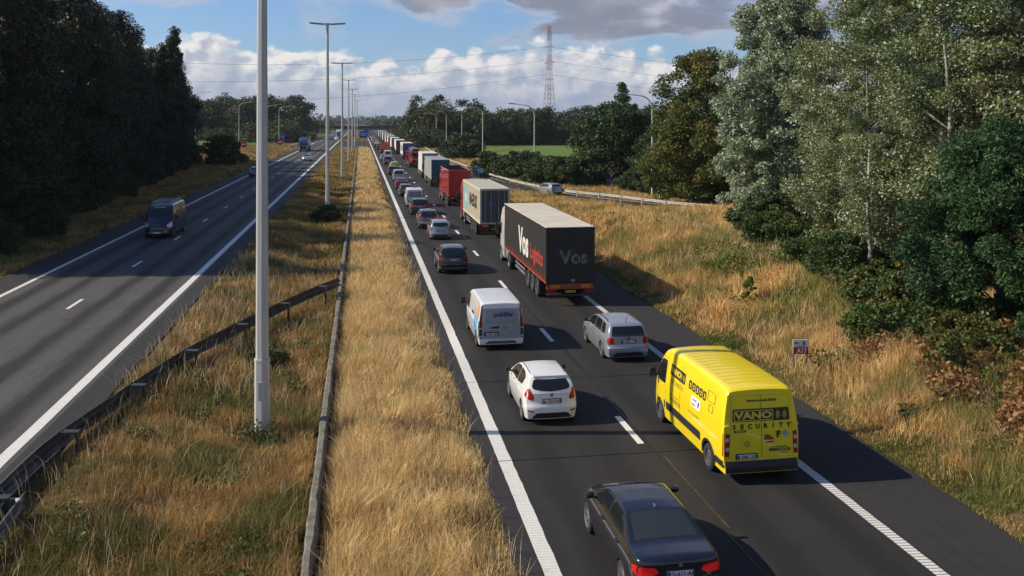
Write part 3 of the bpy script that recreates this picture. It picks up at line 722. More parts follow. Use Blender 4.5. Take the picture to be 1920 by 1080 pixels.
CARS['van'] = dict(L=5.0, W=1.93, H=1.96, zt=[(0, 1.86), (.04, 1.93), (.2, 1.955), (1.5, 1.97), (3.3, 1.95), (3.62, 1.88), (4.25, 1.30), (4.6, 1.12), (4.88, .98), (5.0, .75)], sig=.05, rxk=1.2,
    fz=[(0, .92), (.3, .96), (.6, 1.0), (1.0, 1.0), (1.2, .98), (1.6, .92), (1.95, .85), (4, .8)], yr=[(0, .08), (.3, .03), (.4, 0), (.45, .05), (1.2, .06), (1.95, .13)],
    yf=[(0, .12), (.4, 0), (.7, .05), (1.0, .15)], arch=[(.95, .39), (4.05, .39)], wr=.33, bulge=(.03, .26), sill=.24, rad=.09, plan=[(0, .965), (.06, .995), (.3, 1), (4.1, 1), (4.65, .95), (4.88, .84), (5.0, .70)],
    side=[[(4.30, 1.22), (3.78, 1.70), (3.32, 1.72), (3.30, 1.13), (3.9, 1.13)]], screenT=[(-.78, 4.22), (.78, 4.22), (.66, 3.66), (-.66, 3.66)],
    door=[[(4.36, .45), (4.40, 1.2), (3.80, 1.78), (3.26, 1.80), (3.26, .45)]],
    tail=[], tails=[], head=[[(-.90, 1.02), (-.58, .92), (-.60, .72), (-.90, .74)]], heads=[[(4.45, 1.08), (4.75, .92), (4.7, .76), (4.5, .80)]], plate=(.62, .36), mir=(4.12, 1.2), bigmir=True)
CARS['highvan'] = dict(L=6.2, W=2.07, H=2.48, zt=[(0, 2.36), (.04, 2.43), (.25, 2.46), (2, 2.49), (4.5, 2.47), (4.85, 2.36), (5.05, 2.16), (5.5, 1.50), (5.8, 1.26), (6.08, 1.08), (6.2, .80)], sig=.05, rxk=1.5,
    fz=[(0, .93), (.35, .97), (.7, 1.0), (1.2, 1.0), (1.45, .99), (1.9, .93), (2.45, .84), (4, .8)], yr=[(0, .06), (.3, .02), (.5, 0), (.55, .05), (1.3, .06), (2.4, .16)],
    yf=[(0, .12), (.4, 0), (.8, .05), (1.1, .15)], arch=[(1.12, .42), (5.15, .42)], wr=.35, wz=.345, bulge=(.03, .26), sill=.28, rad=.13, plan=[(0, .965), (.06, .995), (.3, 1), (5.2, 1), (5.8, .96), (6.05, .86), (6.2, .72)],
    side=[[(5.46, 1.44), (5.02, 2.02), (4.62, 2.04), (4.60, 1.34), (5.1, 1.34)]], screenT=[(-.82, 5.46), (.82, 5.46), (.70, 5.02), (-.70, 5.02)], crown=.03,
    door=[[(5.52, .55), (5.56, 1.4), (5.05, 2.12), (4.54, 2.14), (4.54, .55)]],
    tail=[], tails=[], head=[[(-.98, 1.2), (-.66, 1.06), (-.68, .84), (-.98, .88)]], heads=[[(5.6, 1.25), (5.92, 1.05), (5.88, .86), (5.65, .92)]], plate=(.62, .42), mir=(5.30, 1.42), bigmir=True)
CARS['minivan'] = dict(CARS['estate'], L=4.4, W=1.80, zt=[(0, 1.10), (.03, 1.25), (.12, 1.60), (.30, 1.76), (.6, 1.80), (2.3, 1.80), (2.8, 1.70), (3.5, 1.15), (4.0, 1.02), (4.3, .85), (4.4, .65)], H=1.8,
    fz=[(0, .90), (.28, .95), (.5, 1.0), (.95, 1.0), (1.1, .98), (1.5, .88), (1.78, .80), (4, .7)], yr=[(0, .10), (.25, .04), (.40, 0), (.58, 0), (.64, .05), (1.1, .07), (1.7, .04)],
    arch=[(.85, .37), (3.45, .37)], rearwin=[(-.62, 1.66), (.62, 1.66), (.70, 1.18), (-.70, 1.18)],
    side=[[(3.34, 1.20), (2.72, 1.64), (2.2, 1.68), (2.18, 1.16)], [(2.1, 1.16), (2.1, 1.68), (1.3, 1.68), (1.28, 1.16)], [(1.2, 1.16), (1.2, 1.67), (.5, 1.62), (.45, 1.18)]],
    screen=[(-.64, 1.18), (.64, 1.18), (.56, 1.66), (-.56, 1.66)], door=[], tail=[[(-.86, 1.45), (-.72, 1.45), (-.72, .95), (-.86, .95)]], tails=[[(.02, 1.45), (.14, 1.45), (.14, .95), (.02, .95)]],
    head=[[(-.84, .95), (-.50, .85), (-.52, .72), (-.84, .75)]], heads=[], plate=(.85, .45), mir=(3.1, 1.15))
def car(name, label, cat, typ, loc, mat, rz=0., group=None, near=False, ptxt=None, rim=RIM, spokes=5, brake=False, glass=None, trim=True, rails=False, pcol=None, pbg=None, bumper=None, over=None, scale=None, platex=0.):
    P = dict(CARS[typ]); P.update(over or {}); root = thing(name, label, cat, loc, rz, group)
    glass = glass or GLASS; L, W = P['L'], P['W']
    body, bvh = shell(P, mat, root)
    res = .07 if near else .16
    for sd_ in 'LR':
        for poly in P['side']:
            if near: panel(bvh, sd_, rp([(p[0]+(p[0]-sum(q[0] for q in poly)/len(poly))*.05, p[1]+(.022 if p[1] > 1.15 else -.02)) for p in poly], .08), .003, BLK, root, 'window_seal', res)
            panel(bvh, sd_, rp(poly, .07), .008, glass, root, 'side_window', res)
        for poly in P['tails']: panel(bvh, sd_, rp(poly, .03), .007, REDON if brake else REDL, root, 'tail_light', res)
        for poly in P['heads']: panel(bvh, sd_, rp(poly, .03), .007, WHL, root, 'headlight', res)
        if near:
            for poly in P['door']:
                cx = sum(p[0] for p in poly)/len(poly); cy = sum(p[1] for p in poly)/len(poly)
                gp_ = panel(bvh, sd_, rp([(cx+(p[0]-cx)*1.014, cy+(p[1]-cy)*1.014) for p in poly], .06), .0012, DARK, root, 'door_gap', .06)
                dp = panel(bvh, sd_, rp(poly, .06), .0022, mat, root, 'door', .06)
                a = min(p[0] for p in poly)+.22; hb = max(p[1] for p in poly)*.0+P['mir'][1]-.12
                q = surf(bvh, sd_, a, hb, .02)
                if q: MB().box(q.x-.02, q.x+.02, a-.09, a+.09, hb-.014, hb+.014, .008).build('door_handle', mat, dp)
    if 'rearwin' in P: panel(bvh, 'B', rp(P['rearwin'], .05), .008, glass, root, 'rear_window', res)
    if 'rearwinT' in P:
        panel(bvh, 'T', rp([(a*1.04, b_+(.03 if b_ > 1.1 else -.03)) for a, b_ in P['rearwinT']], .06), .003, BLK, root, 'window_seal', res)
        panel(bvh, 'T', rp(P['rearwinT'], .06), .008, GLASSG, root, 'rear_window', res)
    if 'screen' in P: panel(bvh, 'F', rp(P['screen'], .06), .008, glass, root, 'windscreen', res)
    if 'screenT' in P: panel(bvh, 'T', rp(P['screenT'], .06), .008, glass, root, 'windscreen', res)
    for poly in P['tail']:
        for pp in (poly, mirpoly(poly)): panel(bvh, 'B', rp(pp, .03), .007, REDON if brake else REDL, root, 'tail_light', res)
    for poly in P['head']:
        for pp in (poly, mirpoly(poly)): panel(bvh, 'F', rp(pp, .03), .007, WHL, root, 'headlight', res)
    # underbody
    u_ = MB().box(-W/2+.24, W/2-.24, .15, L-.18, .20, .62).build('underbody', DARK, root)
    wz_ = P['wr']
    for ya, ra in P['arch']:
        for s_ in (-1, 1): wheel(root, s_*(W/2-.115), ya, wz_, .215, rim, spokes, s_, near)
    # rear bumper valance
    bz = P['plate'][1]
    if bumper is not None: panel(bvh, 'B', rp([(-W*.44, bz-.02), (W*.44, bz-.02), (W*.42, .24), (-W*.42, .24)], .05), .006, bumper, root, 'bumper', res)
    elif trim: panel(bvh, 'B', rp([(-W*.28, .40), (W*.28, .40), (W*.38, .22), (-W*.38, .22)], .05), .006, BLK, root, 'bumper_trim', res)
    # plate
    pz = P['plate'][0]; q = surf(bvh, 'B', platex, pz, .01)
    if q and near: panel(bvh, 'B', rp([(platex-.31, pz-.075), (platex+.31, pz-.075), (platex+.31, pz+.085), (platex-.31, pz+.085)], .03), .004, BLK, root, 'plate_recess', res)
    if q: plate(root, bvh, platex, q.y-.004, pz, ptxt or '', 'B', pbg, pcol, eu=near)
    q = surf(bvh, 'F', 0, .45, .01)
    if q: 
        MB().box(-.26, .26, q.y-.01, q.y+.012, .40, .51).build('number_plate', PLATE, root)
        panel(bvh, 'F', rp([(-.5, .56), (.5, .56), (.46, .70), (-.46, .70)], .04), .006, BLK, root, 'grille', res)
    # mirrors
    my, mz_ = P['mir']
    for s_, sd_ in ((-1, 'L'), (1, 'R')):
        q = surf(bvh, sd_, my, mz_, 0)
        if q:
            m_ = MB()
            if P.get('bigmir'): m_.box(q.x+s_*.10, q.x+s_*.32, my-.07, my+.07, mz_-.05, mz_+.27, .05); m_.box(q.x-.02, q.x+s_*.14, my-.03, my+.03, mz_+.0, mz_+.06, .02); 
            else: m_.box(q.x+s_*.05, q.x+s_*.24, my-.06, my+.06, mz_+.01, mz_+.15, .045); m_.box(q.x-.01*s_, q.x+s_*.08, my-.03, my+.03, mz_, mz_+.05, .015)
            m_.build('wing_mirror', BLK if (near and not P.get('bodymir')) or P.get('bigmir') else mat, root, True)
    if rails:
        for s_ in (-1, 1):
            pts = []
            for k in range(9):
                yv = P['arch'][0][0]-.1+(1.75)*k/8; x = s_*(W/2*.70); h = bvh.ray_cast(Vector((x, yv, 5)), Vector((0, 0, -1)))
                pts.append((x, yv, h[0].z+(.055 if 0 < k < 8 else 0)))
            MB().tube(pts, .018, 6).build('roof_rail', BLK, root, True)
    return root, bvh, P
# ================================================================== LORRIES
def cab(root, y0, mat, W=2.48, H=3.75, L=2.25, roof=True, detail=True, steps=None):
    """tractor cab, rear wall at y0, front at y0+L"""
    P = dict(L=L, W=W, zt=[(0, H-.10), (.05, H), (1.1, H), (L-.55, H-.12), (L-.28, H-.45), (L-.06, 1.9), (L, 1.55)], sig=.06, rad=.10,
             fz=[(0, .97), (1.0, 1.0), (2.3, 1.0), (2.9, .98), (H, .86), (4.3, .8)], yr=[(0, 0), (4, 0)], yf=[(0, .05), (.5, 0), (1.2, 0), (1.8, .05)],
             plan=[(0, 1), (L-.7, 1), (L-.25, .97), (L-.08, .90), (L, .82)], bulge=(0, .16), arch=[(L-.85, .56)], wz=.52, sill=.42)
    sub = thing_part = None
    b_, bvh = shell(P, mat, root, 'cab'); b_.location = (0, y0, 0)
    for sd_ in 'LR':
        dp = panel(bvh, sd_, rp([(L-.18, 1.15), (L-.22, 1.9), (L-.52, 2.72), (L-1.28, 2.72), (L-1.28, 1.15)], .08), .002, mat, b_, 'door')
        panel(bvh, sd_, rp([(L-.26, 1.92), (L-.54, 2.62), (L-1.2, 2.62), (L-1.2, 1.86)], .08), .009, GLASS, b_, 'side_window')
    panel(bvh, 'F', rp([(-1.08, 1.75), (1.08, 1.75), (1.0, 2.72), (-1.0, 2.72)], .1), .010, GLASS, b_, 'windscreen')
    panel(bvh, 'F', rp([(-.85, .72), (.85, .72), (.80, 1.45), (-.80, 1.45)], .1), .008, BLK, b_, 'grille')
    for s_ in (-1, 1): panel(bvh, 'F', rp([(s_*1.1-.14, .70), (s_*1.1+.10, .70), (s_*1.1+.06, .98), (s_*1.1-.14, .92)], .03), .010, WHL, b_, 'headlight')
    MB().box(-.26, .26, L+.0, L+.02, .46, .57).build('number_plate', PLATE, b_)
    for s_ in (-1, 1):
        m = MB(); m.box(s_*(W/2+.06), s_*(W/2+.30), L-.28, L-.12, 1.75, 2.55, .05); m.tube([(s_*(W/2-.05), L-.25, 2.6), (s_*(W/2+.18), L-.2, 2.62)], .02, 6); m.tube([(s_*(W/2-.05), L-.25, 1.8), (s_*(W/2+.18), L-.2, 1.74)], .02, 6)
        m.build('wing_mirror', BLK, b_, True)
        MB().box(s_*(W/2-.02), s_*(W/2-.35), -.02, .35, .95, H-.25, .03).build('side_deflector', mat, b_) if roof else None
        for k in range(2): MB().box(s_*(W/2-.32), s_*(W/2+.01), L-1.75+.0*k, L-1.45, .45+.38*k, .52+.38*k, .01).build('step', BLK, b_)
    return b_, bvh
def tractor(root, y0, mat, H=3.75, tank=True, detail=True):
    """y0 = cab rear wall; wheels, chassis, tanks"""
    c = cab(root, y0, mat, H=H)
    m = MB()
    for s_ in (-1, 1): m.box(s_*.36, s_*.46, y0-3.3, y0+1.6, .72, .98)
    m.box(-.46, .46, y0-1.8, y0-1.2, .98, 1.10, .02); m.build('tractor_chassis', DARK, root)
    for s_ in (-1, 1):
        wheel(root, s_*1.07, y0+1.40, .50, .32, STEELRIM if not detail else RIM, 0, s_, detail)
        wheel(root, s_*.98, y0-2.15, .50, .58, STEELRIM, 0, s_, detail)
        MB().box(s_*.72, s_*1.18, y0-1.25, y0-.15, .45, 1.02, .08).build('fuel_tank', GALV, root, True)
        f = MB(); pr = [(y0-2.15+.62*cos(a), .50+.62*sin(a)) for a in np.linspace(pi*.12, pi*.88, 9)]; pi_ = [(y0-2.15+.585*cos(a), .50+.585*sin(a)) for a in np.linspace(pi*.88, pi*.12, 9)]
        f.prism(pr+pi_, 'X', s_*.70, s_*1.24); f.build('mudguard', BLK, root)
    return c
def trailer_gear(root, L=13.6, frame=None, axles=(2.7, 4.02, 5.34), light_bar=None, ptxt='', detail=True, plate_mat=None, frame_z=1.12):
    frame = frame or BLK; m = MB()
    for s_ in (-1, 1): m.box(s_*.55, s_*.68, .15, L-.2, .86, frame_z-.01)
    for y in np.arange(.8, L, 1.6): m.box(-1.15, 1.15, y, y+.08, frame_z-.12, frame_z-.015)
    m.build('chassis', frame, root)
    for y in axles:
        MB().cyl((0, y, .52), 'X', .07, 2.0, 8).build('axle', DARK, root)
        for s_ in (-1, 1): wheel(root, s_*1.06, y, .52, .38, STEELRIM, 0, s_, detail)
    for s_ in (-1, 1):
        if detail: MB().box(s_*1.19, s_*1.235, 6.3, 9.6, .52, .66, .01).build('side_guard', GALV, root)
        if detail: MB().box(s_*1.19, s_*1.235, 6.3, 9.6, .78, .90, .01).build('side_guard', GALV, root)
        MB().box(s_*.84, s_*.98, 10.4, 10.55, .30, frame_z-.02).build('landing_leg', GALV, root)
        MB().box(s_*.86, s_*1.24, 2.0, 2.03, .25, .95).build('mudflap', RUB, root)
    lb = MB().box(-1.24, 1.24, .02, .14, .84, 1.12, .015).build('rear_beam', light_bar or BLK, root)
    for s_ in (-1, 1):
        MB().box(s_*.75, s_*1.2, -.02, .03, .68, .82, .01).build('tail_light', REDL, root)
        MB().box(s_*.55, s_*1.05, .0, .02, .90, 1.06).build('reflector_board', AMB, root)
    MB().box(-1.2, 1.2, .05, .14, .46, .58, .01).build('underrun_bar', BLK, root)
    p_ = MB().box(-.27, .27, .0, .02, .66, .78).build('number_plate', plate_mat or PLATEY, root)
    if ptxt: text(ptxt, .11, PTXB, p_, (0, -.003, .715), *REAR, name='plate_lettering', bold=.002)
def boxtrailer(name, label, cat, loc, side, roof, rear, cabm, group=None, frame=None, H=4.0, L=13.6, detail=False, ptxt='', stripe=None, cabH=3.75, rz=0., gear=True):
    root = thing(name, label, cat, loc, rz, group)
    z0 = 1.13
    b_ = MB().box(-1.27, 1.27, .03, L, z0, H, .03).build('trailer_body', side, root)
    MB().box(-1.285, 1.285, .0, L+.02, H-.002, H+.035, .012).build('roof', roof, b_)
    for s_ in (-1, 1): MB().box(s_*1.26, s_*1.292, .0, L, H-.12, H-.001, .005).build('roof_rail', roof if not detail else side, b_)
    rd = MB().box(-1.20, 1.20, .0, .028, z0+.04, H-.06, .008).build('rear_door', rear, root)
    for s_ in (-1, 1): MB().box(s_*1.20, s_*1.285, -.005, .06, z0-.1, H, .01).build('corner_post', rear, root)
    MB().box(-.012, .012, -.008, 0, z0+.06, H-.1).build('door_gap', DARK, rd)
    for x in (-.82, -.38, .38, .82): MB().tube([(x, -.02, z0+.06), (x, -.02, H-.1)], .018, 6).build('locking_bar', GALV if not detail else BLK, rd)
    if gear: trailer_gear(root, L, frame, light_bar=frame, ptxt=ptxt, detail=detail)
    tractor(root, L+.35, cabm, cabH, detail=detail)
    return root, b_, rd
# ================================================================== THE TRAFFIC
WHITE = paint('white', (.80, .80, .79), dirt=.10); SILVER = paint('silver', (.42, .44, .47), .55, .30); SILVERB = paint('silver_blue', (.40, .44, .50), .5, .30)
NAVY = paint('midnight', (.017, .018, .026), .3, .22, .05); BLACK = paint('black', (.010, .011, .014), .2, .22, .05); YEL = paint('yellow', (.92, .70, .010), 0, .32, .05)
GREY = paint('grey', (.10, .11, .12), .5); DBLUE = paint('dark_blue', (.015, .022, .09), .4); DRED = paint('dark_red', (.16, .012, .018), .3); RED = paint('red', (.55, .028, .028), 0, .35, .2)
BLUE = paint('blue', (.02, .11, .33), 0, .35, .2); LIME = paint('lime', (.50, .55, .06)); VIOLET = paint('violet_grey', (.16, .15, .24), .5); TEAL = pm('teal_panel', (.015, .11, .14), .45)
ORANGE = paint('orange', (.60, .13, .02), 0, .5, .35); GREYM = pm('trailer_grey', (.30, .32, .33), .55, dirt=.25); CREAM = pm('container_cream', (.60, .56, .44), .6, dirt=.22, var=.06)
ROOFC = pm('trailer_roof_cream', (.62, .57, .46), .6, var=.10, vscale=.8, dirt=.15); ROOFW = pm('trailer_roof_white', (.72, .71, .68), .5, dirt=.15)
CURT = pm('curtain_black', (.019, .018, .017), .55, bump=.25, bscale=3.5, dirt=.10); WSIDE = pm('trailer_white', (.68, .67, .64), .5, dirt=.2)
LOGW = pm('lettering_white', (.68, .66, .62), .6); LOGR = pm('lettering_red', (.40, .045, .035), .6); LOGK = pm('lettering_black', (.02, .02, .022), .5); LOGB = pm('lettering_navy', (.02, .03, .20), .5)
ORF = pm('frame_orange_red', (.42, .07, .03), .55, dirt=.45)
LBL = 'vehicles queuing in the left lane'; RBL = 'vehicles queuing in the right lane'
# --- near dark saloon
root, bv, P = car('saloon_car', 'dark blue-black saloon car nearest the camera in the left lane', 'car', 'sedan', (5.79, 15.25, 0), NAVY, near=True, ptxt='EQ-611-AR', brake=True, pcol=PTXB, group=LBL, over=dict(bodymir=1), rim=RIM)
q = surf(bv, 'T', 0, 1.62); MB().box(-.02, .02, 1.56, 1.68, q.z-.005, q.z+.05, .015).build('antenna', CHR, root, True)
q = surf(bv, 'B', 0, .98); MB().cyl((0, q.y-.004, .98), 'Y', .045, .012, 18).build('emblem', CHR, root)
# --- white hatchback
root, bv, P = car('hatchback_car', 'small white three-door hatchback behind the white lettered van', 'car', 'hatch', (5.62, 26.3, 0), WHITE, near=True, ptxt='1-CRP-245', group=LBL, bumper=None)
MB().box(-.54, .54, .40, .60, 1.405, 1.445, .012).build('spoiler', WHITE, root)
for s_ in (-1, 1):
    pts = [bv.ray_cast(Vector((s_*.56, y, 9)), Vector((0, 0, -1)))[0]+Vector((0, 0, .003)) for y in np.linspace(.75, 2.25, 9)]
    MB().tube(pts, .012, 5).build('roof_seam', BLK, root)
for s_ in (-1, 1):
    panel(bv, 'B', rp([(s_*.80, .50), (s_*.58, .47), (s_*.58, .42), (s_*.80, .44)], .01), .007, REDL, root, 'reflector', .06)
q = surf(bv, 'B', 0, .90); MB().cyl((0, q.y-.004, .93), 'Y', .05, .012, 18).build('emblem', CHR, root)
q = surf(bv, 'T', -.3, 1.2)
# --- white panel van
root, bv, P = car('panel_van', 'white panel van with blue lettering on its rear doors', 'van', 'van', (5.48, 35.7, 0), WHITE, near=True, ptxt='1-PBF-382', spokes=0, rim=STEELRIM, group=LBL, platex=-.42, over=dict(plate=(.66, .40)))
SILB = pm('van_rear_silver', (.36, .39, .43), .4, .3, .5, .6, dirt=.15)
panel(bv, 'B', rp([(-.80, .46), (.80, .46), (.76, 1.72), (-.76, 1.72)], .06), .003, SILB, root, 'tailgate', .06)
tg = panel(bv, 'B', rp([(-.70, 1.10), (.70, 1.10), (.66, 1.66), (-.66, 1.66)], .08), .012, GREYM, root, 'rear_window_panel', .06)
for s_, sd_ in ((-1, 'L'), (1, 'R')):
    panel(bv, 'B', rp([(s_*.94, .48), (s_*.81, .48), (s_*.77, 1.84), (s_*.86, 1.86)], .03), .010, BLK, root, 'light_housing', .06)
    panel(bv, 'B', rp([(s_*.93, .95), (s_*.825, .95), (s_*.80, 1.36), (s_*.89, 1.36)], .02), .015, REDL, root, 'tail_light', .06)
    for z in (.55, .88, 1.42): panel(bv, 'B', rp([(s_*.935, z), (s_*.825, z), (s_*.825, z+.06), (s_*.93, z+.06)], .01), .017, WHL, root, 'reversing_light', .06)
    panel(bv, sd_, rp([(.03, .50), (.14, .50), (.14, 1.80), (.10, 1.86)], .02), .008, BLK, root, 'light_housing', .06)
q = surf(bv, 'B', 0, 1.4); y_ = q.y-.016
text('publifer', .27, LOGB, root, (.10, y_, 1.46), *REAR, bold=.008); text('be', .07, LOGB, root, (.64, y_, 1.41), *REAR)
text('Consommons en 1 clic', .075, LOGK, root, (.06, y_-.003, 1.25), *REAR)
MB().box(-.13, .13, y_+.12, y_+.20, 1.875, 1.935, .01).build('brake_light', REDL, root)
q = surf(bv, 'B', -.3, .95); MB().box(-.42, -.08, q.y-.03, q.y, .90, .98, .02).build('door_handle', BLK, root)
MB().lathe([(0, .07), (-.012, .07), (-.012, .05), (0, .05)], 'Y', 20, (.16, q.y-.012, .94)).build('emblem', CHR, root)
q = surf(bv, 'B', -.42, .77); MB().box(-.72, -.10, q.y-.035, q.y, .735, .765, .01).build('plate_light_bar', BLK, root)
def blob(cx, cy, rx, ry, n=18, ph=0): return [(cx+rx*cos(2*pi*k/n), cy+ry*sin(2*pi*k/n)+ph*cos(2*pi*k/n)*.1) for k in range(n)]
for c_, a in (((.02, .45, .70), (.70, .88, .19, .46)), ((.03, .20, .60), (1.22, .86, .17, .42)), ((.70, .20, .03), (.46, 1.50, .20, .30)), ((.25, .55, .10), (1.62, .62, .13, .22)), ((.25, .35, .75), (1.36, 1.42, .16, .18))):
    panel(bv, 'L', blob(*a), .004, pm('decal_%d' % int(a[0]*100), c_, .4), root, 'decal', .08)
text('publifer', .20, LOGB, root, (-P['W']/2-.002, 1.9, 1.25), *LEFT, bold=.006)
# --- yellow high-roof van
root, bv, P = car('delivery_van', 'bright yellow high-roof van with black security lettering on its doors', 'van', 'highvan', (10.12, 21.0, 0), YEL, near=True, ptxt='1-DBC-335', spokes=0, rim=STEELRIM, group=RBL, trim=False, platex=-.42, pcol=PTXB, over=dict(plate=(.70, .42), W=2.14))
panel(bv, 'B', rp([(-1.0, .60), (1.0, .60), (1.0, .30), (-1.0, .30)], .03), .02, BLK, root, 'bumper', .06)
for s_ in (-1, 1):
    for y0, y1 in ((1.68, 4.50), (4.62, 4.70)): panel(bv, 'LR'[s_ > 0], rp([(y0, .60), (y1, .60), (y1, .84), (y0, .84)], .03), .014, BLK, root, 'side_rub_strip', .08)
    panel(bv, 'LR'[s_ > 0], rp([(.0, .42), (.62, .42), (.62, .60), (.0, .60)], .03), .014, BLK, root, 'bumper', .06)
    panel(bv, 'LR'[s_ > 0], [(1.12+.50*cos(a), .345+.50*sin(a)) for a in np.linspace(0, pi, 14)]+[(1.12+.425*cos(a), .345+.425*sin(a)) for a in np.linspace(pi, 0, 14)], .010, BLK, root, 'wheel_arch_trim', .05)
    panel(bv, 'B', rp([(s_*1.02, .72), (s_*.90, .72), (s_*.88, 1.30), (s_*.99, 1.32)], .02), .012, REDL, root, 'tail_light', .05)
    for z in (.86, 1.10): panel(bv, 'B', rp([(s_*1.0, z), (s_*.905, z), (s_*.90, z+.10), (s_*.985, z+.10)], .02), .016, WHL, root, 'reversing_light', .05)
    panel(bv, 'LR'[s_ > 0], rp([(.02, .72), (.14, .72), (.12, 1.32), (.03, 1.32)], .02), .008, REDL, root, 'tail_light', .05)
    q = surf(bv, 'B', s_*.96, 1.5)
    if q: MB().box(s_*.90, s_*1.03, q.y-.04, q.y+.05, 1.46, 1.52, .01).build('hinge', YEL, root, True)
for poly in ([(-.90, .66), (-.01, .66), (-.01, 2.26), (-.80, 2.26)], [(.01, .66), (.90, .66), (.80, 2.26), (.01, 2.26)]):
    c0 = sum(p[0] for p in poly)/4
    panel(bv, 'B', rp([(c0+(p[0]-c0)*1.02, 1.46+(p[1]-1.46)*1.008) for p in poly], .05), .001, pm('yellow_gap', (.25, .18, .01), .6), root, 'door_gap', .06)
    panel(bv, 'B', rp(poly, .05), .003, YEL, root, 'rear_door', .06)
# sliding-door seam and embossed rear windows
for poly in ([(-.80, 1.34), (-.05, 1.34), (-.05, 2.0), (-.74, 2.0)], [(.05, 1.34), (.80, 1.34), (.74, 2.0), (.05, 2.0)]):
    panel(bv, 'B', rp(poly, .08), .009, YEL, root, 'door_pressing', .06)
q = surf(bv, 'B', 0, 1.75); yb = q.y-.014
panel(bv, 'B', rp([(-.80, 1.60), (.80, 1.60), (.78, 1.93), (-.78, 1.93)], .05), .014, LOGK, root, 'sign_panel', .06)
YL = pm('lettering_yellow', (.75, .56, .05), .5)
ysf = lambda z, x=.3: surf(bv, 'B', x, z).y-.020
def ringframe(x0, x1, z0, z1, wd, y, mt, nm='lettering_frame'):
    m = MB(); o_ = rp([(x0, z0), (x1, z0), (x1, z1), (x0, z1)], .04); i_ = rp([(x0+wd, z0+wd), (x1-wd, z0+wd), (x1-wd, z1-wd), (x0+wd, z1-wd)], .03)
    n_ = len(o_); m.add([(a, y, b2) for a, b2 in o_]+[(a, y, b2) for a, b2 in i_], [(k, (k+1) % n_, n_+(k+1) % n_, n_+k) for k in range(n_)]); return m
ringframe(-.76, .33, 1.62, 1.90, .022, yb-.012, YL).build('lettering_frame', YL, root, fix=False)
text('VANO', .245, YL, root, (-.215, yb-.012, 1.755), *REAR, bold=.012, wide=1.45)
def arcs(cx, z, y, mt, par, rr=(.05, .09, .13)):
    m = MB()
    for r_ in rr:
        for s_ in (-1, 1):
            for k in range(6):
                a0 = -.9+1.8*k/6; a1 = a0+.3
                if s_ < 0: a0 += pi; a1 += pi
                m.add([(cx+r_*cos(a0), y, z+r_*sin(a0)), (cx+(r_+.018)*cos(a0), y, z+(r_+.018)*sin(a0)), (cx+(r_+.018)*cos(a1), y, z+(r_+.018)*sin(a1)), (cx+r_*cos(a1), y, z+r_*sin(a1))], [(0, 1, 2, 3)])
    m.build('emblem', mt, par, fix=False)
arcs(.555, 1.76, yb-.012, YL, root)
for k, ch in enumerate('SECURITY'): text(ch, .17, LOGK, root, (-.76+k*.217, ysf(1.475), 1.475), *REAR, bold=.008)
text('Service de garde 24h/24', .085, LOGK, root, (.02, ysf(2.10)-.004, 2.14), *REAR, bold=.003)
text('SINCE 1972', .05, YL, MB().box(-.77, -.44, ysf(1.365), ysf(1.365)+.01, 1.335, 1.395).build('sign_panel', LOGK, root), (-.605, ysf(1.365)-.003, 1.365), *REAR, bold=.002)
y2 = min(ysf(.8), ysf(1.0), ysf(1.2))
text('050/65.21.20', .105, LOGK, root, (.50, y2, .845), *REAR, bold=.004, wide=1.1); text('www.vanosecurity.be', .05, LOGK, root, (.48, y2, .925), *REAR, bold=.001); text('info@vano.be', .045, LOGK, root, (.62, y2, .765), *REAR)
text('F', .22, LOGK, root, (.46, ysf(1.20), 1.24), *REAR, bold=.014)
MB().box(.60, .74, ysf(1.2), ysf(1.2)+.005, 1.19, 1.33, .0, Matrix.Translation((.67, 0, 1.26)) @ Matrix.Rotation(pi/4, 4, 'Y') @ Matrix.Translation((-.67, 0, -1.26))).build('emblem', pm('badge_grey', (.35, .36, .40), .5), root)
MB().prism([(.05, 1.12), (.36, 1.12), (.22, 1.24), (.10, 1.27)], 'Y', y2-.004, y2).build('emblem', LOGR, root)
text('assuralia', .06, LOGK, root, (.22, y2-.004, 1.06), *REAR, bold=.003)
MB().lathe([(0, .075), (-.014, .075), (-.014, .058), (0, .058)], 'Y', 22, (-.42, y2-.004, 1.04)).build('emblem', CHR, root)
# left flank writing
xl = lambda y, z: (surf(bv, 'L', y, z, .008) or Vector((-1.04, y, z))).x
def side_sign(y0, y1, z0, z1, mt, nm='sign_panel'): return panel(bv, 'L', rp([(y0, z0), (y1, z0), (y1, z1), (y0, z1)], .05), .005, mt, root, nm, .08)
TL = ((0, -1, 0), (.15, 0, .988))
side_sign(3.02, 4.26, 1.74, 2.06, LOGK); text('VANO', .25, YL, root, (xl(3.8, 1.9)-.006, 3.80, 1.90), *TL, bold=.012, wide=1.15)
for r_ in (.06, .10, .14):
    m = MB()
    for s_ in (-1, 1):
        m.add([(xl(3.22, 1.9)-.008+.15*(r_*sin(t_)), 3.22+s_*r_*cos(t_), 1.90+r_*sin(t_)) for t_ in np.linspace(-.8, .8, 6)]+[(xl(3.22, 1.9)-.008+.15*(r_*sin(t_)), 3.22+s_*(r_+.02)*cos(t_), 1.90+(r_+.02)*sin(t_)) for t_ in np.linspace(-.8, .8, 6)], [(k, k+1, k+7, k+6) for k in range(5)])
    m.build('emblem', YL, root, fix=False)
text('SECURITY', .17, pm('lettering_gold', (.42, .30, .04), .5), root, (xl(3.6, 1.6)-.004, 3.62, 1.58), *TL, bold=.004, spacing=1.5)
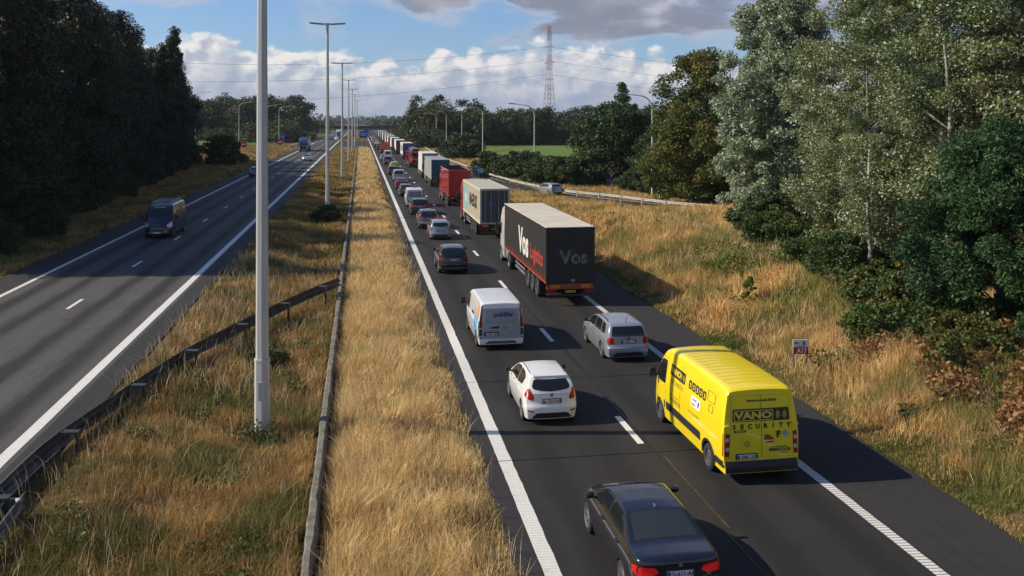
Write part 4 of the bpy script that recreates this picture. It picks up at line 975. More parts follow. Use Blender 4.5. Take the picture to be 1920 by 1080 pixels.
for k in range(5):
    side_sign(2.72-.27*k-.23, 2.72-.27*k, 1.76, 2.0, LOGK, 'pictogram'); 
    m = MB(); c_ = xl(2.6, 1.88)-.008; yc = 2.605-.27*k; m.add([(c_, yc+.05, 1.81), (c_, yc-.05, 1.81), (c_+.015, yc-.07, 1.90), (c_+.02, yc, 1.96), (c_+.015, yc+.06, 1.89)], [(0, 1, 2, 3, 4)]); m.build('emblem', YL, root, fix=False)
side_sign(1.72, 2.42, 1.36, 1.66, pm('sticker_white', (.75, .75, .74), .5), 'sticker'); text('Top 100', .09, LOGB, root, (xl(2.1, 1.56)-.004, 2.16, 1.57), *TL); text('F', .18, LOGK, root, (xl(1.9, 1.5)-.005, 1.85, 1.50), *TL, bold=.012); text('Bedrijven', .07, LOGB, root, (xl(2.1, 1.43)-.004, 2.2, 1.44), *TL)
text('www.vanosecurity.be', .085, pm('lettering_gold', (0, 0, 0)), root, (xl(3.6, 1.2)-.004, 3.78, 1.19), *LEFT); text('050/65.21.20', .16, pm('lettering_gold', (0, 0, 0)), root, (xl(3.6, 1.05)-.004, 3.72, 1.04), *LEFT, bold=.005)
text('Service de garde 24h/24', .09, pm('lettering_gold', (0, 0, 0)), root, (xl(2.2, 1.2)-.004, 2.2, 1.16), *LEFT)
m = MB(); c_ = xl(1.0, 1.9)-.006
for y0, y1, z0, z1 in ((.78, 1.28, 1.86, 2.12), (.86, 1.12, 1.60, 1.78)):
    for a, b2 in (((y0, z0), (y1, z0)), ((y1, z0), (y1, z1)), ((y1, z1), (y0, z1)), ((y0, z1), (y0, z0))): m.tube([(xl(*a)-.003, a[0], a[1]), (xl(*b2)-.003, b2[0], b2[1])], .006, 5)
m.build('emblem', LOGK, root)
for y in np.arange(.8, 4.3, .32): q = surf(bv, 'T', 0, y); 
m = MB()
for y in np.arange(.6, 4.5, .30):
    pts = [bv.ray_cast(Vector((x, y, 9)), Vector((0, 0, -1)))[0]+Vector((0, 0, .004)) for x in np.linspace(-.72, .72, 9)]; m.tube(pts, .012, 5)
m.build('roof_rib', YEL, root, True)
for s_ in (-1, 1): panel(bv, 'LR'[s_ > 0], rp([(3.30, .5), (3.32, .5), (3.32, 2.2), (3.30, 2.2)], .005), .004, pm('yellow_gap', (0, 0, 0)), root, 'door_gap', .06)
# --- silver estate
root, bv, P = car('estate_car', 'silver estate car with black roof rails ahead of the yellow van', 'car', 'estate', (10.13, 33.0, 0), SILVERB, near=True, ptxt='1-EBR-371', rails=True, group=RBL, spokes=7)
q = surf(bv, 'T', .05, .62); MB().tube([(.05, q.y, q.z-.01), (.05, q.y, q.z+.03), (.05, q.y-.12, q.z+.25)], [.03, .012, .005], 6).build('antenna', BLK, root, True)
q = surf(bv, 'B', 0, .96); MB().cyl((0, q.y-.004, .93), 'Y', .045, .012, 18).build('emblem', BLK, root)
# --- dark SUV
root, bv, P = car('suv_car', 'black sport utility car in the left lane beside the black trailer', 'car', 'suv', (5.42, 54.4, 0), BLACK, near=True, ptxt='1-JTK-602', group=LBL, rails=True)
panel(bv, 'B', rp([(-.80, .42), (.80, .42), (.80, .38), (-.80, .38)], .01), .012, CHR, root, 'bumper_trim', .08)
# --- left lane, further cars
car('small_hatchback', 'silver small hatchback braking just behind the coupe-like crossover', 'car', 'hatch', (6.02, 70.6, 0), SILVER, group=LBL, near=True, ptxt='1-VXA-927', over=dict(tail=[[(-.82, 1.02), (-.68, 1.0), (-.66, .80), (-.80, .78)]], bodymir=1))
root, bv, P = car('crossover_car', 'two-tone silver crossover with lit red brake lights and dark rear window', 'car', 'suv', (5.62, 78.0, 0), GREY, group=LBL, brake=True, near=True, ptxt='1-TGE-554')
panel(bv, 'B', rp([(-.80, .72), (-.45, .66), (.45, .66), (.80, .72), (.80, .52), (-.80, .52)], .04), .004, SILVER, root, 'bumper', .1)
car('dark_hatchback', 'black hatchback with lit brake lights close behind the small white van', 'car', 'suv', (5.62, 89.6, 0), BLACK, group=LBL, brake=True, scale=.95, ptxt='1-KLD-118')
root, bv, P = car('white_van', 'white small panel van with plain rear doors in the left lane', 'van', 'van', (5.62, 98.4, 0), WHITE, group=LBL, spokes=0, rim=STEELRIM)
for s_ in (-1, 1): panel(bv, 'B', rp([(s_*.94, .70), (s_*.84, .70), (s_*.80, 1.35), (s_*.88, 1.35)], .03), .010, REDL, root, 'tail_light', .1)
panel(bv, 'B', rp([(-.74, 1.1), (.74, 1.1), (.70, 1.72), (-.70, 1.72)], .05), .008, GREYM, root, 'rear_window', .1)
more = [('hatchback_car', 'dark grey hatchback ahead of the small white van', 'hatch', 5.35, 112.6, GREY, 1), ('saloon_car', 'dark red saloon behind the silver people carrier', 'sedan', 5.4, 124.9, DRED, 1),
        ('people_carrier', 'silver people carrier with a broad rear window', 'minivan', 5.6, 140.3, SILVER, 0), ('estate_car', 'dark blue estate car behind the lime yellow car', 'estate', 5.35, 158.7, DBLUE, 0),
        ('small_car', 'lime yellow small car standing in the left lane', 'hatch', 6.2, 176.0, LIME, 0), ('people_carrier', 'violet grey people carrier behind the white car carrier of the left lane', 'minivan', 5.5, 195.9, VIOLET, 0),
        ('minibus', 'white minibus with a dark rear window behind the orange tipper', 'van', 6.5, 229.0, WHITE, 0), ('hatchback_car', 'silver hatchback left of the white minibus', 'hatch', 5.2, 216.0, SILVER, 0)]
for nm, lb, ty, x, y, mt, br in more:
    r_, bv, P = car(nm, lb, 'car' if ty != 'van' else 'minibus', ty, (x, y, 0), mt, group=LBL, brake=bool(br))
    if ty == 'van': panel(bv, 'B', rp([(-.70, 1.05), (.70, 1.05), (.66, 1.70), (-.66, 1.70)], .06), .008, GLASS, r_, 'rear_window', .1)
# --- far left lane vehicles
fars = [('dark hatchback third car beyond the orange tipper', 'hatch', BLACK), ('pinkish grey people carrier ahead of the dark hatchback', 'minivan', VIOLET), ('black estate car in the far left lane queue', 'estate', BLACK), ('white hatchback in the far left lane queue', 'hatch', WHITE),
        ('amber yellow van near the end of the visible left lane', 'van', paint('amber', (.6, .27, .02))), ('silver saloon in the far left lane queue', 'sedan', SILVER), ('dark blue saloon in the far left lane queue', 'sedan', DBLUE), ('white people carrier in the far left lane queue', 'minivan', WHITE),
        ('grey estate car in the far left lane queue', 'estate', GREY), ('red hatchback in the far left lane queue', 'hatch', RED), ('silver grey hatchback under the distant bridge', 'hatch', SILVER), ('black sport utility car beyond the distant bridge', 'suv', BLACK)]
yf_ = 293.0
for i, (lb, ty, mt) in enumerate(fars):
    nm = {'hatch': 'hatchback_car', 'minivan': 'people_carrier', 'estate': 'estate_car', 'van': 'van', 'sedan': 'saloon_car', 'suv': 'suv_car'}[ty]
    car(nm, lb, 'car' if ty != 'van' else 'van', ty, (5.6+.3*sin(i*2.3), yf_, 0), mt, group=LBL); yf_ += 11+ (i % 3)*4+i*1.2
# --- orange tipper lorry in the left lane
root = thing('tipper_lorry', 'orange ribbed tipper lorry standing in the left lane', 'lorry', (6.6, 262, 0), 0, LBL)
m = MB(); m.box(-1.25, 1.25, 0, .1, 1.1, 3.0, .02); m.box(-1.25, -1.15, 0, 5.6, 1.1, 3.0, .02); m.box(1.15, 1.25, 0, 5.6, 1.1, 3.0, .02); m.box(-1.25, 1.25, 5.5, 5.6, 1.1, 3.2, .02); m.box(-1.2, 1.2, .1, 5.5, 1.1, 1.25)
for x in np.linspace(-1.2, 1.2, 6): m.box(x-.05, x+.05, -.06, .0, 1.1, 3.0)
for y in np.linspace(.3, 5.2, 7):
    for s_ in (-1, 1): m.box(s_*1.25, s_*1.31, y-.05, y+.05, 1.1, 3.0)
m.build('tipper_body', ORANGE, root); trailer_gear(root, 5.8, BLK, axles=(1.2, 2.5)); tractor(root, 6.2, WHITE, 3.0)
# --- right lane: the black curtainsider
root, b_, rd = boxtrailer('articulated_lorry', 'black curtainsided articulated lorry with large white and red lettering', 'lorry', (10.37, 44.1, 0), CURT, ROOFC, CURT, WHITE, RBL, ORF, detail=True, ptxt='OD-72-PZ')
text('Vos', 2.05, LOGW, b_, (-1.275, 6.6, 2.38), *LEFT, bold=.07, wide=1.0); text('Logistics', 1.15, LOGR, b_, (-1.275, 2.7, 2.22), *LEFT, bold=.03, wide=.92)
text('Vos', .95, pm('lettering_faded', (.20, .19, .19), .7, var=.6, vscale=9), rd, (.18, -.006, 2.45), *REAR, bold=.03)
MB().box(-1.276, -1.272, 6.72, 6.76, 1.4, 3.7).build('curtain_seam', GALV, b_)
m = MB(); m.box(-1.285, -1.262, .05, 13.5, 1.13, 1.20, .005); m.box(1.262, 1.285, .05, 13.5, 1.13, 1.20, .005); m.build('side_rail', ORF, root)
for s_ in (-1, 1):
    m = MB()
    for y in np.arange(.35, 13.4, .55): m.prism([(y-.09, 1.16), (y+.09, 1.16), (y+.015, 1.58), (y-.015, 1.58)], 'X', s_*1.286, s_*1.294)
    m.build('curtain_strap', ORF, root)
MB().box(.02, .22, -.03, -.01, 1.22, 1.36, .01).build('sticker', GREYM, rd)
# --- container lorry and its container
root = thing('container_lorry', 'red container lorry under the cream shipping container', 'lorry', (10.45, 71.2, 0), 0, RBL)
trailer_gear(root, 13.4, BLK, ptxt='1-QAK-774', plate_mat=PLATEY, detail=True); tractor(root, 12.75, RED, 3.9, detail=True)
ct = thing('shipping_container', 'cream shipping container with dark grey doors on the red container lorry', 'container', (10.45, 71.2, 1.12), 0)
DG = pm('container_door_grey', (.060, .072, .080), .5, dirt=.3)
m = MB(); m.box(-1.17, 1.17, .06, 12.15, .0, 2.82, .01)
for y in np.arange(.4, 12, .27):
    for s_ in (-1, 1): m.box(s_*1.165, s_*1.20, y, y+.14, .16, 2.66)
m.build('container_body', CREAM, ct)
m = MB()
for s_ in (-1, 1):
    for y in (0, 12.07): m.box(s_*1.08, s_*1.225, y, y+.15, 0, 2.86, .01)
    m.box(s_*1.13, s_*1.222, .15, 12.07, 2.70, 2.86); m.box(s_*1.13, s_*1.222, .15, 12.07, 0, .16)
m.box(-1.08, 1.08, 0, .1, 2.72, 2.86); m.box(-1.08, 1.08, 0, .1, 0, .14); m.build('container_frame', CREAM, ct)
MB().box(-1.10, 1.10, .3, 11.9, 2.822, 2.85).build('container_roof', pm('container_roof', (.46, .46, .38), .7, var=.15, dirt=.3), ct)
for s_ in (-1, 1):
    dr = MB().box(s_*.01, s_*1.08, .02, .06, .15, 2.71, .008).build('container_door', DG, ct)
    for z in (.7, 1.3, 1.9, 2.4): MB().box(s_*.06, s_*1.04, .008, .02, z, z+.05).build('door_rib', DG, dr)
    for x in (.30, .78): MB().tube([(s_*x, -.01, .12), (s_*x, -.01, 2.76)], .022, 8).build('locking_bar', GALV, dr)
MB().box(-.48, -.18, .0, .012, 1.42, 1.74, .0).build('placard', pm('placard_blue', (.03, .16, .42), .4), ct)
text('MAERSK', 1.45, LOGK, ct, (-1.207, 4.6, 1.50), *LEFT, bold=.05, wide=1.0)
MB().box(-1.207, -1.2, 8.9, 10.9, .45, 2.3).build('sign_panel', pm('logo_light_blue', (.10, .52, .62), .5), ct)
m = MB(); pts = []
for k in range(14):
    a = 2*pi*k/14; r_ = .62 if k % 2 == 0 else .30; pts.append((9.9+r_*cos(a), 1.40+r_*sin(a)))
m.prism(pts, 'X', -1.213, -1.209); m.build('emblem', LOGW, ct)
# --- red open tipper semi-trailer
root = thing('tipper_lorry', 'red open-topped tipper lorry ahead of the cream container', 'lorry', (10.5, 98.0, 0), 0, RBL)
m = MB(); m.box(-1.25, 1.25, 0, .08, 1.15, 3.95, .02); 
for s_ in (-1, 1): m.box(s_*1.17, s_*1.25, .08, 9.6, 1.15, 3.95, .02)
m.box(-1.17, 1.17, 9.52, 9.6, 1.15, 3.95, .02); m.box(-1.17, 1.17, .08, 9.52, 1.15, 1.3)
m.build('tipper_body', RED, root)
m = MB()
for s_ in (-1, 1): m.box(s_*1.15, s_*1.29, -.02, 9.65, 3.90, 4.03, .02)
m.box(-1.15, 1.15, -.02, .1, 3.90, 4.03, .02); m.build('rim_beam', RED, root)
for y in (1.6, 3.2, 4.8, 6.4, 8.0): MB().box(-1.17, 1.17, y-.05, y+.05, 3.86, 3.96, .01).build('cross_brace', BLK, root)
MB().box(-1.17, 1.17, .1, 9.5, 2.9, 3.1).build('load', pm('load_dark', (.03, .028, .028), .9, bump=1, bscale=3, var=.5), root)
MB().tube([(-1.1, 9.3, 4.0), (1.1, 9.3, 4.0)], .14, 10).build('tarpaulin_roll', BLK, root)
trailer_gear(root, 9.6, BLK, axles=(1.5, 2.8, 4.1), light_bar=BLK, detail=True); tractor(root, 9.9, RED, 3.4)
# --- more lorries ahead
L_ = [('grey box lorry with teal rear doors ahead of the red tipper', 10.85, 126.4, GREYM, GREYM, TEAL, WHITE, 3.95, 13.6), ('tall white box lorry with grey rear doors', 10.9, 146.3, WSIDE, ROOFW, GREYM, WHITE, 4.15, 10.0),
      ('blue curtainsided lorry with cream roof and pale side', 11.1, 219.4, WSIDE, ROOFC, BLUE, WHITE, 4.0, 13.6), ('dark red rear lorry with white roof beyond the blue one', 10.8, 254.2, WSIDE, ROOFW, DRED, WHITE, 4.0, 13.6),
      ('grey rear lorry second beyond the dark red one', 10.6, 286, WSIDE, ROOFW, GREYM, WHITE, 4.0, 13.6), ('white lorry with dark rear doors in the far right lane queue', 10.5, 318, WSIDE, ROOFW, GREY, WHITE, 4.0, 13.6),
      ('cream roofed lorry behind the far row of trucks', 10.6, 352, WSIDE, ROOFC, CURT, WHITE, 4.0, 13.6), ('silver lorry before the distant bridge', 10.5, 392, WSIDE, ROOFW, SILVER, WHITE, 4.0, 13.6),
      ('pale lorry last before the distant bridge shadow', 10.5, 436, GREYM, ROOFW, WSIDE, WHITE, 4.0, 13.6), ('blue and white lorry close to the distant bridge', 10.5, 478, WSIDE, ROOFW, BLUE, BLUE, 4.0, 13.6)]
for i, (lb, x, y, sm, rm, dm, cm, H_, LL_) in enumerate(L_):
    root, b_, rd = boxtrailer('box_lorry', lb, 'lorry', (x, y, 0), sm, rm, dm, cm, RBL, None, H_, LL_, detail=i < 3)
    if i == 0: text('DFDS', .55, GREYM, rd, (.55, -.008, 2.6), (0, 0, 1), (-1, 0, 0), bold=.02); rd.scale = (1, 1, 1)
    if i == 0: MB().lathe([(0, .45), (-.01, .45), (-.01, 0.001)], 'X', 24, (-1.272, 4.0, 3.0)).build('emblem', pm('logo_pink', (.5, .2, .25), .5), b_)
    if i == 2:
        m = MB()
        for k in range(3): m.box(-1.276, -1.271, 1.5+k*3.6, 3.6+k*3.6, 2.0, 3.4)
        m.build('sign_panel', LOGB, b_)
# --- car transporter
root = thing('car_transporter', 'red car transporter frame loaded with dark cars', 'lorry', (10.6, 180.5, 0), 0, RBL)
m = MB()
for s_ in (-1, 1):
    m.box(s_*1.12, s_*1.24, 0, 13, .95, 1.12); m.box(s_*1.12, s_*1.24, 0, 13, 2.35, 2.47)
    for y in (.1, 3.3, 6.5, 9.7, 12.8): m.box(s_*1.14, s_*1.22, y, y+.12, 1.0, 2.9)
    m.tube([(s_*1.18, .1, 1.0), (s_*1.18, 3.3, 2.4)], .05, 6)
for y in np.arange(0, 13, 1.3): m.box(-1.15, 1.15, y, y+.3, 2.36, 2.42); m.box(-1.15, 1.15, y, y+.3, .97, 1.02)
m.build('transporter_frame', RED, root); trailer_gear(root, 13.2, RED, light_bar=RED, frame_z=.96); tractor(root, 13.6, RED, 3.0)
for k, (y, z, mt, lb) in enumerate(((.3, 2.43, DRED, 'dark red hatchback on the upper deck of the car transporter'), (4.6, 2.43, BLACK, 'black hatchback on the upper deck of the car transporter'), (8.9, 2.43, NAVY, 'navy hatchback foremost on the upper deck of the car transporter'), (.5, 1.03, RED, 'red hatchback on the lower deck of the car transporter'), (4.9, 1.03, GREY, 'grey hatchback on the lower deck of the car transporter'))):
    car('carried_car', lb, 'car', 'hatch', (10.6, 180.5+y, z), mt, group='cars loaded on the transporter')
# --- white car at the side of the carrier
# --- oncoming traffic on the left carriageway
root, bv, P = car('black_van', 'black high-roof van driving towards the camera in the shade', 'van', 'highvan', (-15.35, 70.2+6.2, ZL), BLACK, pi, near=True, spokes=0, rim=STEELRIM, group='oncoming vehicles', over=dict(L=6.2))
m = MB()
for s_ in (-1, 1): m.tube([(s_*.70, .6, 2.62), (s_*.70, 4.4, 2.62)], .025, 6)
for y in np.arange(.6, 4.5, .63): m.tube([(-.72, y, 2.60), (.72, y, 2.60)], .025, 6); m.tube([(-.6, y, 2.45), (-.6, y, 2.60)], .02, 5); m.tube([(.6, y, 2.45), (.6, y, 2.60)], .02, 5)
m.build('roof_rack', GALV, root)
q = surf(bv, 'F', 0, 2.26); text('BETONBORING', .12, LOGW, root, (0, (q.y if q else 5.1)+.03, 2.27), (-1, 0, 0), (0, -.3, .95), bold=.004)
MB().cyl((0, surf(bv, 'F', 0, 1.0).y+.01, 1.0), 'Y', .09, .03, 20).build('emblem', CHR, root)
for y, c_ in ((1.6, (.05, .036, .022)), (3.0, (.03, .026, .020))): panel(bv, 'L', rp([(y, 1.3), (y+1.0, 1.3), (y+1.0, 2.0), (y, 2.0)], .1), .005, pm('decal_%d' % int(y*10), c_, .5), root, 'decal', .1)
car('small_car', 'dark grey car driving towards the camera behind the large pole', 'car', 'hatch', (-16.9, 147+3.95, ZL), GREY, pi, group='oncoming vehicles')
car('saloon_car', 'silver white car driving towards the camera ahead of the blue lorry', 'car', 'sedan', (-11.9, 200.8+4.62, ZL), SILVER, pi, group='oncoming vehicles')
root = boxtrailer('blue_lorry', 'blue articulated lorry driving towards the camera on the left carriageway', 'lorry', (-16.5, 265+16.2, ZL), BLUE, BLUE, BLUE, BLUE, 'oncoming vehicles', rz=pi)[0]
root = boxtrailer('white_lorry', 'white lorry far away on the left carriageway', 'lorry', (-11.6, 480+16.2, ZL), WSIDE, ROOFW, WSIDE, WHITE, 'oncoming vehicles', rz=pi)[0]
car('small_car', 'small white car driving in front of the far white lorry', 'car', 'hatch', (-11.0, 420, ZL), WHITE, pi, group='oncoming vehicles')
# --- silver car on the slip road
root, bv, P = car('hatchback_car', 'silver hatchback on the slip road beside the white guardrail', 'car', 'hatch', (23.9, 109.0, .17), SILVER, R(20), near=False, over=dict(L=3.95), spokes=5)
# ================================================================== STREET FURNITURE
POLE, t, b = matN('pole_grey'); P_ = t.new('ShaderNodeNewGeometry').outputs['Position']
n1 = t.noise(t.comb(*[t.m('MULTIPLY', q, k) for q, k in zip(t.sep(P_), (8, 8, .5))]), 1, 5, .6)
t.put(b.inputs['Base Color'], t.mix(t.ramp(n1, .3, .7), (.44, .45, .44), (.56, .565, .54))); b.inputs['Roughness'].default_value = .55; b.inputs['Metallic'].default_value = .15
CON = pm('lamp_concrete', (.55, .55, .46), .8, var=.15, vscale=1)
LAMP = pm('lamp_head', (.30, .31, .32), .45, .3)
names = ['tall octagonal twin-arm lamp post nearest the camera in the median', 'second tall twin-arm lamp post from the camera in the median', 'third tall twin-arm lamp post from the camera in the median', 'fourth tall twin-arm lamp post from the camera in the median', 'fifth tall twin-arm lamp post from the camera in the median', 'sixth tall twin-arm lamp post from the camera in the median', 'farthest tall twin-arm lamp post of the median row']
for k, y in enumerate((27.1, 89.0, 150.5, 213, 275, 335, 432)):
    x = (-3.22, -3.45, -3.25, -3.0, -2.7, -2.3, -1.8)[k]; z0 = gz(x, y)-.1; Ht = 19.0
    rt = thing('lamp_post', names[k], 'lamp post', (x, y, z0), 0, 'lamp posts in the median')
    m = MB(); m.tube([(0, 0, 0), (0, 0, Ht*.5), (0, 0, Ht)], [.205, .165, .115], 8); m.build('pole', POLE, rt)
    m = MB(); m.tube([(0, 0, 0), (0, 0, 2.35)], [.235, .228], 8); m.tube([(0, 0, 2.35), (0, 0, 2.42)], [.24, .235], 8); m.build('pole_base', POLE, rt)
    MB().box(-.10, .10, -.245, -.22, 1.2, 1.75, .01).build('access_door', POLE, rt)
    if y < 440:
        MB().box(-.16, .16, -.16, .16, Ht-.12, Ht+.18, .04).build('arm_bracket', POLE, rt)
        for s_ in (-1, 1):
            M = Matrix.Rotation(s_*R(-4), 4, 'Y')
            h_ = MB(); h_.box(s_*.16, s_*1.75, -.13, .13, Ht-.02, Ht+.10, .03, Matrix.Translation((0, 0, Ht)) @ M @ Matrix.Translation((0, 0, -Ht)))
            h = h_.build('lamp_head', LAMP, rt)
            g_ = MB(); g_.box(s_*.35, s_*1.68, -.11, .11, Ht-.06, Ht-.02, .01, Matrix.Translation((0, 0, Ht)) @ M @ Matrix.Translation((0, 0, -Ht))); g_.build('diffuser', pm('lamp_glass', (.55, .56, .55), .25), h)
# curved single arm lamps along the slip road
def arm_lamp(x, y, h, ang, arm, label, group, z0=0):
    rt = thing('street_lamp', label, 'street lamp', (x, y, z0-.1), ang, group)
    m = MB(); pts = [(0, 0, 0), (0, 0, h*.5), (0, 0, h-2.0)]; rd = [.13, .105, .085]
    for a in np.linspace(12, 84, 7): pts.append((-1.6*(1-cos(R(a))), 0, h-2.0+1.75*sin(R(a)))); rd.append(.075)
    m.tube(pts, rd, 10); m.build('pole', CON, rt, True)
    e = Vector(pts[-1]); m = MB(); m.tube([e, e+Vector((-arm, 0, arm*.11))], [.07, .055], 8); m.build('arm', CON, rt, True)
    e2 = e+Vector((-arm, 0, arm*.11)); m = MB(); M = Matrix.Translation(e2) @ Matrix.Rotation(R(6), 4, 'Y'); m.box(-1.0, .1, -.15, .15, -.08, .10, .05, M); m.build('lamp_head', LAMP, rt)
ls = [(1223, 370), (1002, 337), (905, 310), (866, 295), (837, 283), (818, 277), (804, 272)]
lbl = ['curved-arm street lamp nearest the camera beside the slip road', 'second curved-arm street lamp, in front of the low bushes', 'third curved-arm street lamp beside the round blue signs', 'fourth curved-arm street lamp, in front of the round dark bush', 'fifth curved-arm street lamp beside the yield sign', 'sixth curved-arm street lamp left of the yield sign', 'farthest curved-arm street lamp of the slip road row']
hs = [12.9, 12.3, 12.6, 12.2, 12.6, 12.3, 12.0]
for (px_, py_), l_, h_ in zip(ls, lbl, hs):
    p = at(px_, py_, .1); arm_lamp(p.x, p.y, h_, R(-4), 1.7, l_, 'curved street lamps along the slip road')
for px_, py_, l_, h_ in ((448, 277, 'curved-arm street lamp left of the large median pole', 15), (500, 274, 'curved-arm street lamp half hidden behind the large median pole', 14.5), (523, 272, 'curved-arm street lamp beside the right hand no-entry sign', 14.2), (366, 279, 'street lamp with its head just clear of the left wood', 18)):
    p = at(px_, py_, ZL); arm_lamp(p.x, p.y, h_, pi, 2.6, l_, 'curved street lamps left of the motorway', ZL)

# guardrails: W-beam profile on posts
WB = [(.0, .0), (.03, .02), (.085, .06), (.085, .11), (.03, .15), (.03, .17), (.085, .21), (.085, .26), (.03, .30), (0, .315)]
def guardrail(name, label, pts, zf, face, post_step, mat, group=None, blocks=True, ztop=.75, first=.0, postoff=.28, bs=1.0):
    """pts path; face=+1/-1 side the beam bulges to"""
    rt = thing(name, label, 'guardrail', (0, 0, 0), 0, group)
    n = len(pts); V = []; k_ = len(WB)
    for i, (x, y) in enumerate(pts):
        a = Vector(pts[max(i-1, 0)]); c_ = Vector(pts[min(i+1, n-1)]); d = (c_-a).normalized(); nn = Vector((d.y, -d.x))*face
        for o_, z_ in WB: V.append((x+nn.x*o_*bs, y+nn.y*o_*bs, zf(x, y)+ztop-(.315-z_)*bs))
        for o_, z_ in reversed(WB): V.append((x+nn.x*(o_*bs-.008), y+nn.y*(o_*bs-.008), zf(x, y)+ztop-(.315-z_)*bs))
    m = MB(); q = 2*k_
    m.add(V, [(i*q+j, i*q+(j+1) % q, (i+1)*q+(j+1) % q, (i+1)*q+j) for i in range(n-1) for j in range(q)]+[tuple(range(q)), tuple((n-1)*q+j for j in range(q))])
    m.build('beam', mat, rt)
    L = 0; nxt = first
    for i in range(n-1):
        a = Vector(pts[i]); b2 = Vector(pts[i+1]); d = (b2-a); dl = d.length; d.normalize(); nn = Vector((d.y, -d.x))*face
        while nxt <= L+dl:
            p = a+d*(nxt-L); z = zf(p.x, p.y); o_ = -postoff; c0 = p+nn*o_
            M = Matrix.Translation((c0.x, c0.y, z)) @ Matrix.Rotation(atan2(d.y, d.x), 4, 'Z')
            mm = MB(); mm.box(-.05, .05, -.035, .035, -.2, ztop-.06, .008, M); po = mm.build('post', mat, rt)
            if blocks:
                mm = MB(); s_ = -1 if face > 0 else 1; mm.box(-.10, .10, -.06*1, .0, ztop-.22, ztop-.04, .0, M) ; mm.box(-.13, .13, min(0, s_*postoff)-.06, max(0, s_*postoff)+.06, ztop-.045, ztop-.02, .004, M); mm.build('spacer', mat, po)
            nxt += post_step
        L += dl
    return rt
RAILD = pm('rail_weathered', (.055, .058, .062), .45, .4, var=.35, vscale=1.5, dirt=.3)
RAILW = pm('rail_pale', (.46, .46, .43), .6, .2, var=.12, dirt=.15)
mp_ = [at(px_, py_, 1.05) for px_, py_ in ((0, 913), (100, 822), (230, 733), (330, 668), (415, 622), (562, 552), (640, 520))]
path = [(p.x, p.y) for p in mp_]; path = [(path[0][0]-.1, 14.0)]+path
zr = lambda x, y: max(gz(x, y), -.02)+.0
guardrail('guardrail', 'dark weathered guardrail cutting diagonally across the median to the low wall', smoothpath(path, 6), lambda x, y: .36, -1, 4.35, RAILD, first=2.2, postoff=.42, bs=1.55)
rt = thing('guardrail', 'second dark guardrail piece ending at the lower left corner', 'guardrail', (0, 0, 0))
p0 = at(48, 922, 1.05); p1 = at(0, 984, 1.05); d = (p1-p0).normalized(); p1 = p0+d*6
m = MB(); nn = Vector((d.y, -d.x, 0)); V = []
for p in (p0, p1):
    for o_, z_ in WB: V.append((p.x+nn.x*o_, p.y+nn.y*o_, p.z-.315+z_))
    for o_, z_ in reversed(WB): V.append((p.x+nn.x*(o_-.01), p.y+nn.y*(o_-.01), p.z-.315+z_))
q = 2*len(WB); m.add(V, [(j, (j+1) % q, q+(j+1) % q, q+j) for j in range(q)]+[tuple(range(q)), tuple(q+j for j in range(q))]); m.build('beam', RAILD, rt)
pb = at(-60, 930, 1.05); M = Matrix.Translation(p0+d*.25)
m = MB(); e = Vector((-1, .17, 0)).normalized(); m.tube([p0+d*.35+Vector((0, 0, -.05)), p0+d*.35+e*2.2+Vector((0, 0, -.05))], .05, 4); m.build('spacer', GALV, rt)
for k in (.6, 3.4): pp = p0+d*k; m = MB(); m.box(-.05, .05, -.04, .04, 0, .7, .01, Matrix.Translation((pp.x-.1, pp.y, gz(pp.x, pp.y)-.1))); m.build('post', RAILD, rt)
rp_ = [at(px_, py_, .95) for px_, py_ in ((786, 268), (820, 289), (864, 306), (906, 321), (968, 338), (1054, 354), (1150, 364), (1260, 377), (1430, 391), (1560, 405))]
guardrail('guardrail', 'pale grey guardrail along the far side of the slip road', smoothpath([(p.x, p.y) for p in rp_], 6), lambda x, y: .2, -1 , 4, RAILW, blocks=False, ztop=.78, postoff=.06)

# signs
SB = pm('sign_blue', (.012, .09, .42), .4); SR = pm('sign_red', (.55, .02, .02), .4); SW = pm('sign_white', (.72, .72, .72), .4); SBK = pm('sign_back', (.25, .26, .27), .5, .5); SG = pm('sign_green', (.02, .28, .16), .4)
def post_sign(name, label, x, y, z0, h, cat='sign'):
    rt = thing(name, label, cat, (x, y, z0-.15), R(-8)); MB().tube([(0, .04, 0), (0, .04, h)], .045, 10).build('post', GALV, rt, True); return rt
def disc(rt, x, z, r, mat, y=0, nm='sign_face', th=.02):
    return MB().cyl((x, y, z), 'Y', r, th, 32).build(nm, mat, rt)
def arrow(rt, x, z, s, y, mat, ang=0):
    m = MB(); poly = [(-.12, -.7), (.12, -.7), (.12, .05), (.42, -.2), (.42, .12), (0, .65), (-.42, .12), (-.42, -.2), (-.12, .05)]
    c_, s2 = cos(ang), sin(ang); m.prism([(x+s*(a*c_-b2*s2), z+s*(a*s2+b2*c_)) for a, b2 in poly], 'Y', y-.008, y); m.build('symbol', mat, rt)
p = at(1026, 350, .1); rt = post_sign('road_sign', 'round blue ahead-only sign on a post behind the slip road', p.x, p.y, 0, 2.6)
disc(rt, 0, 2.5, .52, SW, -.005); f = disc(rt, 0, 2.5, .49, SB, -.02); arrow(f, 0, 2.5, .42, -.034, SW)
p = at(897, 336, .1); rt = post_sign('road_sign', 'two overlapping round blue signs at the nose of the slip road', p.x, p.y, 0, 1.9)
disc(rt, -.1, 1.75, .50, SW, .03); f = disc(rt, -.1, 1.75, .46, SB, .01); arrow(f, -.1, 1.75, .4, -.005, SW)
disc(rt, .45, 1.65, .42, pm('sign_pale_blue', (.35, .60, .75), .3), -.04); 
